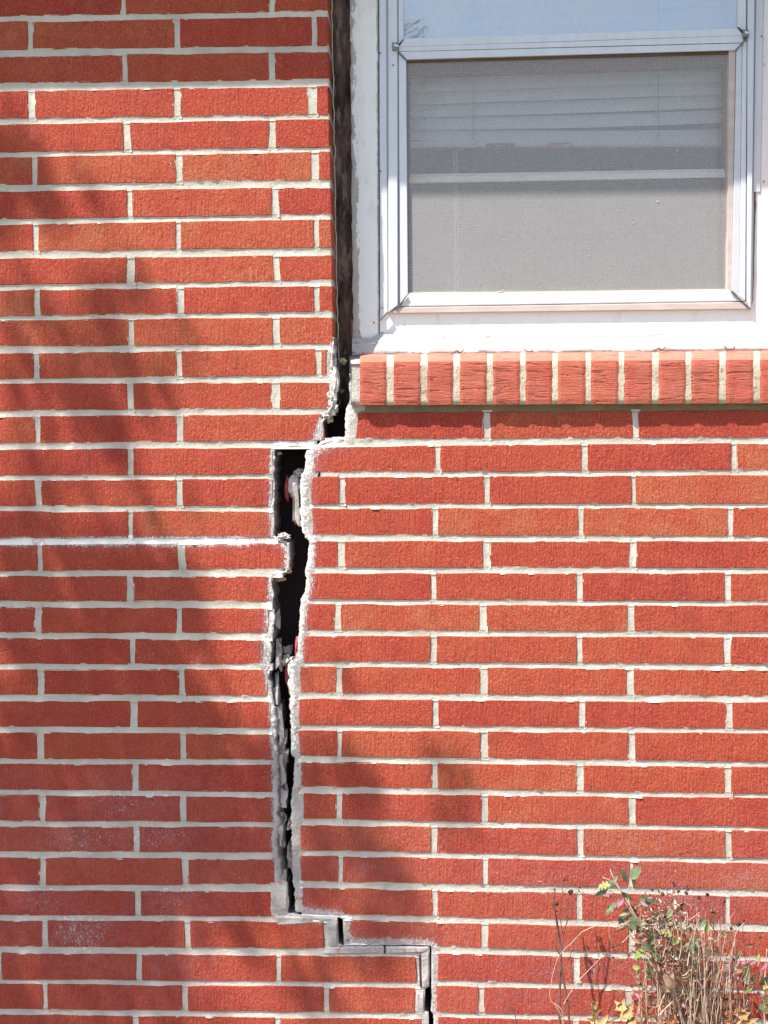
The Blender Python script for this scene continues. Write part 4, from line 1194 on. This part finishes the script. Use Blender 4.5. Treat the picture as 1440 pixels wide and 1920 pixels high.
def dens(px, py):
    v = 0.0
    for (bx, by, rx, ry, wt) in BL_D:
        q = ((px - bx) / rx) ** 2 + ((py - by) / ry) ** 2
        if q < 6: v += (1.15 if by < 1005 and wt > 0 else 0.85) * wt * exp(-q)
    return v
TREE = empty('tree', (-5.0, -2.6, GZ), 'tall leafy tree standing left of the picture and shading the wall', 'tree')
random.seed(21)
tb = MB(); trunk = smooth_path([(-5.0, -2.6, GZ - 0.1), (-5.05, -2.55, 1.4), (-4.9, -2.4, 2.8), (-4.7, -2.2, 4.0), (-4.4, -2.0, 5.2), (-4.4, -1.9, 6.4)], 5)
tube(tb, trunk, 0.17, 0.05, 12); tb.build('trunk', M_BARK, TREE, True)
limbs = [[(-4.85, -2.35, 3.3), (-4.0, -1.9, 3.9), (-3.2, -1.5, 4.3)], [(-4.7, -2.2, 4.0), (-4.2, -1.7, 4.8), (-3.7, -1.3, 5.3)], [(-4.9, -2.4, 2.9), (-5.4, -2.6, 3.7), (-6.0, -2.8, 4.2)], [(-4.5, -2.0, 4.9), (-4.5, -1.4, 5.8), (-4.3, -1.0, 6.4)], [(-4.8, -2.3, 3.2), (-3.9, -1.7, 3.4), (-3.0, -1.3, 3.6)]]
for L_ in limbs:
    tb = MB(); tube(tb, smooth_path(L_, 4), 0.05, 0.006, 8); tb.build('limb', M_BARK, TREE, True)
lv = MB()
def tree_leaf(c, s):
    d = Vector((random.gauss(0, 1), random.gauss(0, 1), random.gauss(0, 1))).normalized()
    u = d.orthogonal().normalized(); w_ = d.cross(u)
    lv.add([c - u * s, c + w_ * s * 0.42, c + u * s, c - w_ * s * 0.42], [(0, 1, 2, 3)])
def dappled(npt, lo, hi):
    cnt = 0
    while cnt < npt:
        px = random.uniform(-60, 900); py = random.uniform(150, 1960)
        d = dens(px, py)
        if random.random() * 3.6 > d - (0.25 if py < 1000 else 0.0): continue
        t = random.uniform(lo, hi)
        c = at(px, py, 0) - SUNV * t
        tree_leaf(c, random.uniform(0.022, 0.038)); cnt += 1
dappled(2150, 3.3, 4.9)
# the rest of the crown, none of it between the sun and the wall in view
cnt = 0
while cnt < 6000:
    c = Vector((random.gauss(-4.4, 0.8), random.gauss(-2.0, 0.6), random.gauss(5.0, 0.75)))
    t = (0 - c.y) / SUNV.y
    hit = c + SUNV * t
    if hit.x > at(-70, 900).x: continue
    if nz(c.x * 1.6, c.y * 1.6, c.z * 1.6) < -0.12: continue
    tree_leaf(c, random.uniform(0.025, 0.05)); cnt += 1
tag(lv.build('crown', M_LEAF_TREE, TREE), kind='stuff')

def reflected(px, py, dist):
    p = at(px, py, 0.0775 + dist); return Vector((p.x, 0.155 - p.y, p.z))
cc = reflected(640, 150, 17.0)
T2 = empty('tree', (cc.x, cc.y, GZ), 'dark tree across the yard mirrored in the lower left corner of the upper pane', 'tree')
tb = MB(); tube(tb, smooth_path([(cc.x, cc.y, GZ - 0.1), (cc.x + 0.1, cc.y, 2.0), (cc.x, cc.y, cc.z)], 5), 0.16, 0.06, 10); tb.build('trunk', M_BARK, T2, True)
random.seed(4); lv = MB()
for k in range(5200):
    d = Vector((random.gauss(0, 1), random.gauss(0, 1), random.gauss(0, 1))).normalized() * (1.35 * random.random() ** 0.4)
    if nz(d.x * 2.2, d.y * 2.2, d.z * 2.2 + 5) < -0.10 and d.length > 0.7: continue
    tree_leaf(cc + Vector((d.x * 1.1, d.y, d.z * 0.95)), random.uniform(0.03, 0.06))
tag(lv.build('crown', M_LEAF_TREE, T2), kind='stuff')

# ------------------------------------------------------------------ plants at the foot of the wall
def P3(x, y, d): return at(x, y, d)
def stem(pts, r0, r1, mat, parent, name='stem', n=5, k=5):
    tb = MB(); tube(tb, smooth_path([P3(*p) for p in pts], k), r0, r1, n); return tb.build(name, mat, parent, True)
LEAF_OUT = [(0, 0), (0.12, 0.20), (0.30, 0.40), (0.52, 0.44), (0.72, 0.34), (0.88, 0.18), (1, 0)]
OAK_OUT = [(0, 0.02), (0.10, 0.05), (0.16, 0.10), (0.30, 0.34), (0.27, 0.16), (0.36, 0.10), (0.44, 0.16), (0.66, 0.58), (0.58, 0.26), (0.64, 0.14), (0.72, 0.17), (0.90, 0.36), (0.83, 0.16), (0.90, 0.09), (1.06, 0.0)]
LOBE_OUT = [(0, 0.02), (0.2, 0.18), (0.34, 0.42), (0.42, 0.22), (0.56, 0.50), (0.64, 0.24), (0.78, 0.36), (0.84, 0.14), (1, 0)]
def leaf(name, base, tip, wd, mat, parent, outline=LEAF_OUT, cup=0.25, droop=0.15, facing=None, seed=None, mb=None):
    base = Vector(base); tip = Vector(tip); ax = tip - base; L = ax.length; ax.normalize()
    fc = Vector(facing) if facing else Vector((random.gauss(0, 0.5), -1, random.gauss(0.2, 0.5)))
    sd_ = ax.cross(fc).normalized(); nr = sd_.cross(ax).normalized()
    if nr.y > 0: nr = -nr
    V = []; Fc = []
    n = len(outline)
    for (t, h) in outline:
        c = base + ax * (t * L) - nr * (droop * L * t * t)
        wob = 0.06 * L * nz(t * 5, wd * 300, base.x * 50)
        V.append(c + sd_ * (h * wd) + nr * (cup * h * wd + wob)); V.append(c + nr * (-0.02 * L)); V.append(c - sd_ * (h * wd) + nr * (cup * h * wd - wob))
    for i in range(n - 1):
        a = i * 3; Fc += [(a, a + 1, a + 4, a + 3), (a + 1, a + 2, a + 5, a + 4)]
    if mb is not None: mb.add(V, Fc); return
    return link(name, V, Fc, mat, parent, smooth=True)
random.seed(31)
# dead weed on the left
W1 = empty('dead_weed', P3(1058, 1985, -0.07), 'bare dark dead weed stalks with round seed heads against the brick', 'weed')
stem([(1052, 1985, -.07), (1049, 1900, -.065), (1050, 1850, -.06), (1052, 1800, -.06), (1049, 1760, -.055), (1044, 1725, -.05), (1040, 1700, -.05), (1041, 1668, -.045)], .0028, .0012, M_STEMD, W1)
stem([(1072, 1985, -.07), (1066, 1900, -.07), (1059, 1850, -.065), (1052, 1800, -.065), (1056, 1755, -.06), (1066, 1720, -.06), (1078, 1690, -.055), (1087, 1664, -.05)], .0026, .0008, M_STEMD, W1)
stem([(1050, 1790, -.06), (1042, 1775, -.06), (1044, 1740, -.058), (1040, 1705, -.055), (1039, 1672, -.05)], .0016, .0008, M_STEMD, W1)
for pts in ([(1055, 1752, -.06), (1050, 1715, -.06), (1053, 1690, -.06), (1056, 1660, -.055), (1059, 1640, -.05)], [(1064, 1722, -.06), (1063, 1700, -.06), (1070, 1675, -.055)], [(1072, 1705, -.058), (1062, 1685, -.055), (1052, 1665, -.05)],
            [(1058, 1812, -.065), (1070, 1790, -.06), (1080, 1760, -.06), (1084, 1735, -.06)], [(1048, 1745, -.055), (1038, 1700, -.05), (1037, 1680, -.05)], [(1085, 1668, -.05), (1090, 1676, -.05), (1094, 1672, -.05)]):
    stem(pts, .0010, .0005, M_STEMD, W1, 'twig', 4)
for pts in ([(1056, 1985, -.08), (1055, 1900, -.08), (1032, 1874, -.075), (1036, 1830, -.07), (1050, 1790, -.07), (1075, 1765, -.07), (1090, 1748, -.07)],
            [(1090, 1748, -.07), (1120, 1735, -.07), (1150, 1728, -.07), (1165, 1729, -.07)], [(1056, 1885, -.07), (1080, 1845, -.07), (1115, 1808, -.065), (1135, 1788, -.06)], [(1060, 1960, -.08), (1052, 1905, -.08), (1036, 1880, -.075)]):
    stem(pts, .0011, .0006, M_STEML, W1, 'twig', 4)
for (x, y, s) in ((1058, 1650, 2.6), (1070, 1672, 5), (1044, 1694, 3.6), (1064, 1650, 2.2), (1043, 1708, 2.4), (1087, 1664, 1.8), (1040, 1668, 1.8)):
    lump('seed_head', P3(x, y, -.055), (s * .0011,) * 3, M_SEED, W1, x, 2, 0.5, True)
stem([(972, 1985, -.08), (968, 1915, -.08), (962, 1895, -.08), (957, 1880, -.08)], .0012, .0006, M_STEMD, empty('dry_twig', P3(972, 1985, -.08), 'single thin dark twig left of the dead weed at the bottom edge', 'twig'), 'stem')

# leafy sprig
W2 = empty('leafy_sprig', P3(1260, 1985, -0.09), 'grey green leafy sprig leaning left above the dry tangle', 'weed')
stem([(1262, 1985, -.09), (1255, 1900, -.10), (1240, 1830, -.10), (1222, 1780, -.10), (1200, 1735, -.10), (1182, 1700, -.095), (1165, 1672, -.09), (1150, 1655, -.09), (1130, 1645, -.09)], .0028, .0012, M_STEML, W2)
stem([(1182, 1702, -.095), (1178, 1680, -.09), (1180, 1660, -.09), (1184, 1640, -.085)], .0016, .0008, M_STEML, W2)
stem([(1165, 1672, -.09), (1150, 1645, -.085), (1144, 1630, -.08)], .0016, .0012, M_STEML, W2)
stem([(1196, 1730, -.10), (1170, 1690, -.10), (1140, 1668, -.10), (1122, 1664, -.10)], .0014, .0008, M_STEML, W2)
SG = [((1182, 1648), (1200, 1626), 24, M_GREEN, LEAF_OUT), ((1176, 1655), (1166, 1630), 14, M_GREEN, LEAF_OUT), ((1186, 1632), (1190, 1668), 9, M_GREEN, LEAF_OUT), ((1150, 1656), (1119, 1664), 20, M_LIME, LOBE_OUT), ((1140, 1668), (1117, 1680), 18, M_GREEN, LOBE_OUT),
      ((1160, 1690), (1132, 1714), 17, M_GREEN, LOBE_OUT), ((1170, 1682), (1152, 1704), 12, M_PINK, LEAF_OUT), ((1150, 1680), (1128, 1676), 10, M_PINK, LEAF_OUT), ((1196, 1684), (1236, 1690), 16, M_GREEN, LOBE_OUT), ((1190, 1700), (1222, 1690), 13, M_GREEN, LOBE_OUT),
      ((1180, 1700), (1160, 1735), 20, M_GREEN, LOBE_OUT), ((1188, 1712), (1186, 1748), 22, M_GREEN, LOBE_OUT), ((1195, 1715), (1160, 1722), 15, M_DRYL, LOBE_OUT), ((1176, 1690), (1200, 1728), 14, M_GREEN, LOBE_OUT), ((1165, 1672), (1185, 1690), 12, M_GREEN, LEAF_OUT),
      ((1150, 1655), (1158, 1640), 8, M_GREEN, LEAF_OUT), ((1160, 1668), (1138, 1650), 10, M_GREEN, LOBE_OUT), ((1182, 1735), (1152, 1742), 12, M_DRYL, LOBE_OUT), ((1190, 1732), (1205, 1750), 16, M_GREEN, LOBE_OUT)]
for (b_, t_, wpx, m_, ol) in SG:
    dd = -.10 + random.uniform(-.015, .02)
    leaf('leaf', P3(*b_, dd), P3(*t_, dd + random.uniform(-.012, .008)), wpx * .00108, m_, W2, ol)
# dry tangle
W3 = empty('dry_weed_clump', P3(1300, 1985, -0.10), 'dense tangle of dry tan weed stems with small dark seed heads, right of the sprig', 'weed')
def wander(x0, y0, x1, y1, d0, n=6, amp=8):
    pts = []
    s = random.random() * 90
    for k in range(n + 1):
        t = k / n
        pts.append((lerp(x0, x1, t ** 1.2) + amp * nz(t * 2.4, s) * t, lerp(y0, y1, t) + amp * 0.4 * nz(t * 3, s + 7), d0 + 0.03 * nz(t * 2, s + 3) * t))
    return pts
thick = [(1318, 1985, 1315, 1760, M_STEML), (1345, 1985, 1352, 1720, M_STEMP), (1300, 1985, 1290, 1740, M_STEML), (1378, 1985, 1370, 1730, M_STEMP), (1268, 1985, 1232, 1790, M_STEMP), (1330, 1985, 1335, 1700, M_STEMD), (1240, 1985, 1262, 1760, M_STEML),
         (1375, 1985, 1366, 1790, M_STEML), (1310, 1985, 1328, 1800, M_STEML), (1286, 1985, 1330, 1780, M_STEMD), (1200, 1985, 1205, 1880, M_STEML), (1180, 1985, 1210, 1850, M_STEML), (1355, 1985, 1300, 1760, M_STEML), (1390, 1985, 1376, 1740, M_STEMP)]
for q in thick:
    stem(wander(q[0], q[1], q[2], q[3], random.uniform(-.15, -.07), 7, 9), .0020, .0008, q[4], W3, 'stem', 5, 4)
for pts in ([(1318, 1760, -.11), (1305, 1740, -.11), (1300, 1725, -.11)], [(1164, 1729, -.07), (1200, 1732, -.11), (1250, 1735, -.12), (1280, 1730, -.12), (1300, 1720, -.12), (1312, 1711, -.12)], [(1352, 1880, -.12), (1370, 1800, -.12), (1380, 1750, -.11), (1398, 1728, -.1)],
            [(1345, 1770, -.12), (1352, 1745, -.12), (1362, 1732, -.12)], [(1180, 1985, -.1), (1190, 1920, -.1), (1205, 1860, -.1), (1196, 1830, -.1)], [(1165, 1770, -.09), (1182, 1752, -.1), (1186, 1748, -.1)]):
    stem(pts, .0012, .0007, M_STEML, W3, 'twig', 4)
mbs = {id(m): (m, MB()) for m in (M_STEML, M_STEMP, M_STEMD)}
for k in range(330):
    m = random.choice((M_STEML, M_STEML, M_STEMP, M_STEMD))
    xb = random.gauss(1300, 48); y1 = random.triangular(1690, 1930, 1790)
    if random.random() < 0.45:
        y1 = random.uniform(1700, 1900); yb_ = y1 + random.uniform(25, 90); xb += random.uniform(-20, 20)
    else: yb_ = 1985
    xt = xb + random.gauss(0, 26)
    if y1 < 1740: xt = xb + random.uniform(-25, 25)
    d = random.uniform(-.17, -.05)
    tb = mbs[id(m)][1]
    tube(tb, smooth_path([P3(*p) for p in wander(xb, yb_, xt, y1, d, 4, 12)], 3), random.uniform(.0007, .0013), .0004, 3, False)
for k, (m, tb) in mbs.items():
    tag(tb.build('fine_stems', m, W3), kind='stuff')
lf = {id(m): (m, MB()) for m in (M_DRYL, M_STEML, M_GREEN, M_PINK)}
for k in range(520):
    m = random.choice((M_DRYL, M_DRYL, M_DRYL, M_STEML, M_GREEN, M_PINK if k % 3 == 0 else M_DRYL))
    x = random.gauss(1275, 50); y = random.triangular(1690, 1950, 1790)
    if y < 1760: x = random.gauss(1235, 26)
    if x > 1385: continue
    d = random.uniform(-.16, -.06); L = random.uniform(7, 20); an = random.uniform(0, 2 * pi)
    leaf('', P3(x, y, d), P3(x + L * cos(an), y + L * sin(an), d + random.uniform(-.01, .01)), random.uniform(3, 8) * .0011, None, None, LEAF_OUT, 0.8, 0.5, mb=lf[id(m)][1])
for k in range(420):
    m = random.choice((M_DRYL, M_STEMP, M_STEML, M_DRYL, M_GREEN))
    if id(m) not in lf: lf[id(m)] = (m, MB())
    x = random.gauss(1236, 30); y = random.gauss(1724, 24)
    if k % 2: x = random.gauss(1300, 45); y = random.gauss(1790, 50)
    if x < 1190 or x > 1385 or y > 1985: continue
    d = random.uniform(-.14, -.06); L = random.uniform(4, 12); an = random.uniform(0, 2 * pi)
    leaf('', P3(x, y, d), P3(x + L * cos(an), y + L * sin(an), d + random.uniform(-.01, .01)), random.uniform(2, 5) * .0011, None, None, LEAF_OUT, 0.9, 0.6, mb=lf[id(m)][1])
for k, (m, tb) in lf.items(): tag(tb.build('shrivelled_leaves', m, W3, True), kind='stuff')
GL = [((1262, 1756), (1240, 1742), 18, M_LIME), ((1272, 1758), (1262, 1772), 12, M_LIME), ((1300, 1778), (1294, 1758), 18, M_GREEN), ((1292, 1790), (1306, 1762), 20, M_GREEN), ((1206, 1780), (1192, 1795), 16, M_LIME), ((1200, 1800), (1190, 1790), 12, M_LIME),
      ((1215, 1770), (1228, 1755), 16, M_GREEN), ((1222, 1782), (1205, 1770), 14, M_GREEN), ((1240, 1800), (1222, 1786), 16, M_GREEN), ((1226, 1812), (1212, 1826), 14, M_LIME), ((1200, 1815), (1186, 1812), 12, M_LIME), ((1232, 1815), (1246, 1800), 12, M_GREEN), ((1250, 1722), (1262, 1706), 10, M_GREEN),
      ((1310, 1735), (1322, 1722), 14, M_GREEN), ((1322, 1750), (1330, 1730), 12, M_LIME), ((1210, 1835), (1226, 1830), 10, M_LIME), ((1245, 1862), (1262, 1830), 22, M_DRYL), ((1290, 1805), (1272, 1788), 26, M_DRYL), ((1268, 1850), (1245, 1834), 20, M_DRYL)]
for (b_, t_, wpx, m_) in GL:
    dd = -.15 + random.uniform(-.02, .03)
    leaf('leaf', P3(*b_, dd), P3(*t_, dd + random.uniform(-.012, .008)), wpx * .00115, m_, W3, random.choice((LEAF_OUT, LOBE_OUT)), 0.5, 0.3)
for (x, y, s) in ((1243, 1677, 4), (1262, 1655, 2.5), (1265, 1660, 3), (1272, 1672, 3), (1288, 1662, 2.4), (1287, 1675, 3), (1326, 1677, 3.6), (1312, 1684, 3.6), (1338, 1710, 4.2), (1358, 1690, 3), (1384, 1732, 4.6), (1395, 1726, 3), (1372, 1741, 3.4), (1425, 1757, 3), (1246, 1718, 5), (1275, 1704, 6), (1280, 1695, 4), (1376, 1799, 3), (1290, 1668, 2.2)):
    lump('seed_head', P3(x, y, -.10), (s * .0011,) * 3, M_SEED, W3, x, 1, 0.7, True)
    if s > 2.3:
        tb = MB(); tube(tb, smooth_path([P3(x, y, -.10), P3(x + random.uniform(-3, 4), y + 22, -.10), P3(x + random.uniform(-10, 5), y + random.uniform(45, 90), -.10)], 4), .0005, .0007, 3, False); tb.build('twig', random.choice((M_STEMD, M_STEMP)), W3)
# right plant with pink leaves
W4 = empty('pink_leaved_weed', P3(1410, 1985, -0.12), 'low weed with magenta and green leaves at the right edge', 'weed')
stem([(1425, 1985, -.12), (1408, 1900, -.12), (1398, 1870, -.12), (1392, 1830, -.12)], .0022, .001, M_STEMD, W4); stem([(1384, 1985, -.12), (1390, 1920, -.12), (1402, 1875, -.12)], .002, .0012, M_STEML, W4); stem([(1440, 1985, -.12), (1432, 1880, -.12), (1436, 1810, -.11), (1438, 1780, -.11)], .0022, .001, M_STEML, W4)
for k in range(46):
    x = random.gauss(1408, 22); y = random.gauss(1835, 22); m_ = random.choice((M_PINK, M_DRYL, M_GREEN, M_LIME, M_DRYL))
    if x < 1392: m_ = M_PINK
    if x < 1368: continue
    an = random.uniform(0, 2 * pi); L = random.uniform(10, 24); dd = random.uniform(-.14, -.09)
    leaf('leaf', P3(x, y, dd), P3(x + L * cos(an), y + L * sin(an), dd), random.uniform(4, 9) * .0011, m_, W4)
for (b_, t_, wpx) in (((1432, 1900), (1438, 1880), 26), ((1440, 1830), (1425, 1850), 20), ((1400, 1845), (1404, 1815), 10)):
    leaf('leaf', P3(*b_, -.14), P3(*t_, -.14), wpx * .0011, M_GREEN, W4)
# fallen oak leaves
OK = [((1112, 1925), (1120, 1880), 30, M_OAK, 'pale curled oak leaf lowest at left of the leaf litter'), ((1100, 1910), (1155, 1930), 38, M_OAK, 'broad yellow oak leaf with pointed lobe beside the pale curled one'),
      ((1195, 1925), (1160, 1878), 40, M_OAK, 'upright yellow oak leaf with sharp lobes in front of the brick'), ((1205, 1925), (1222, 1888), 30, M_RUST, 'rusty brown oak leaf behind the upright yellow one'), ((1150, 1935), (1200, 1915), 30, M_RUST, 'brown oak leaf lying under the upright yellow one'),
      ((1370, 1930), (1362, 1870), 40, M_RUST, 'rust coloured oak leaf standing right of the dry tangle'), ((1436, 1900), (1445, 1850), 36, M_OAK, 'yellow leaf at the right edge beside the pink weed'), ((1400, 1950), (1395, 1895), 46, M_OAK, 'large pale tan leaf below the pink leaved weed'),
      ((1290, 1950), (1320, 1900), 40, M_OAK, 'tan leaf caught low in the dry tangle'), ((1240, 1950), (1262, 1905), 36, M_RUST, 'brown leaf caught at the left foot of the dry tangle'), ((1330, 1950), (1350, 1915), 34, M_RUST, 'dark brown leaf at the right foot of the dry tangle')]
for k, (b_, t_, wpx, m_, lab) in enumerate(OK):
    dd = -.13 - 0.01 * (k % 4)
    o = leaf('fallen_oak_leaf', P3(*b_, dd), P3(*t_, dd + random.uniform(-.015, .01)), wpx * .00112, m_, None, OAK_OUT, 0.35, 0.25)
    tag(o, lab, 'leaf', 'fallen oak leaves')
# litter that fills the ground in front of the wall
lt = MB()
for k in range(420):
    x = random.uniform(-0.9, 0.95); yy = -abs(random.gauss(0.0, 0.16)) - 0.02; z = GZ + random.uniform(0.0, 0.03)
    if x > 0.4: z += random.uniform(0, 0.02)
    an = random.uniform(0, 2 * pi); L = random.uniform(.03, .06)
    b_ = Vector((x, yy, z)); leaf('', b_, b_ + Vector((L * cos(an), L * sin(an), random.uniform(-.01, .02))), L * .45, None, None, OAK_OUT, 0.5, 0.2, facing=(0, -0.3, 1), mb=lt)
tag(lt.build('leaf_litter', M_RUST), 'carpet of small fallen leaves along the foot of the wall', 'leaf litter', kind='stuff')
# scraps on the sill
for k, (x, y, s, lab) in enumerate(((858, 660, 1.0, 'curled brown scrap on the sill above the third brick joint, leftmost of the scraps'), (990, 656, 0.75, 'small flat dark scrap on the sill, second from the left'),
                              (1236, 655, 1.0, 'curled knotted brown scrap on the sill right of the middle'), (1367, 652, 0.95, 'bent dark scrap on the sill near the right edge'))):
    tb = MB(); pts = [(x - 12 * s, y + 1.5, .055), (x - 5 * s, y, .050), (x, y - 3 * s, .046), (x + 3 * s, y + 1, .047), (x + 8 * s, y - 1, .050), (x + 12 * s, y - 5 * s, .052)]
    if k in (1, 3): pts = [(x - 10 * s, y - 4 * s, .052), (x - 5 * s, y + 2, .05), (x + 2 * s, y + 3, .05), (x + 10 * s, y + 1, .05), (x + 10 * s, y - 4, .052)]
    tube(tb, smooth_path([P3(a_, b2, c_) for a_, b2, c_ in pts], 4), .0022 * s, .0016 * s, 5)
    o = tb.build('dried_scrap', M_DEBRIS, None, True); tag(o, lab, 'debris', 'scraps on the window sill')
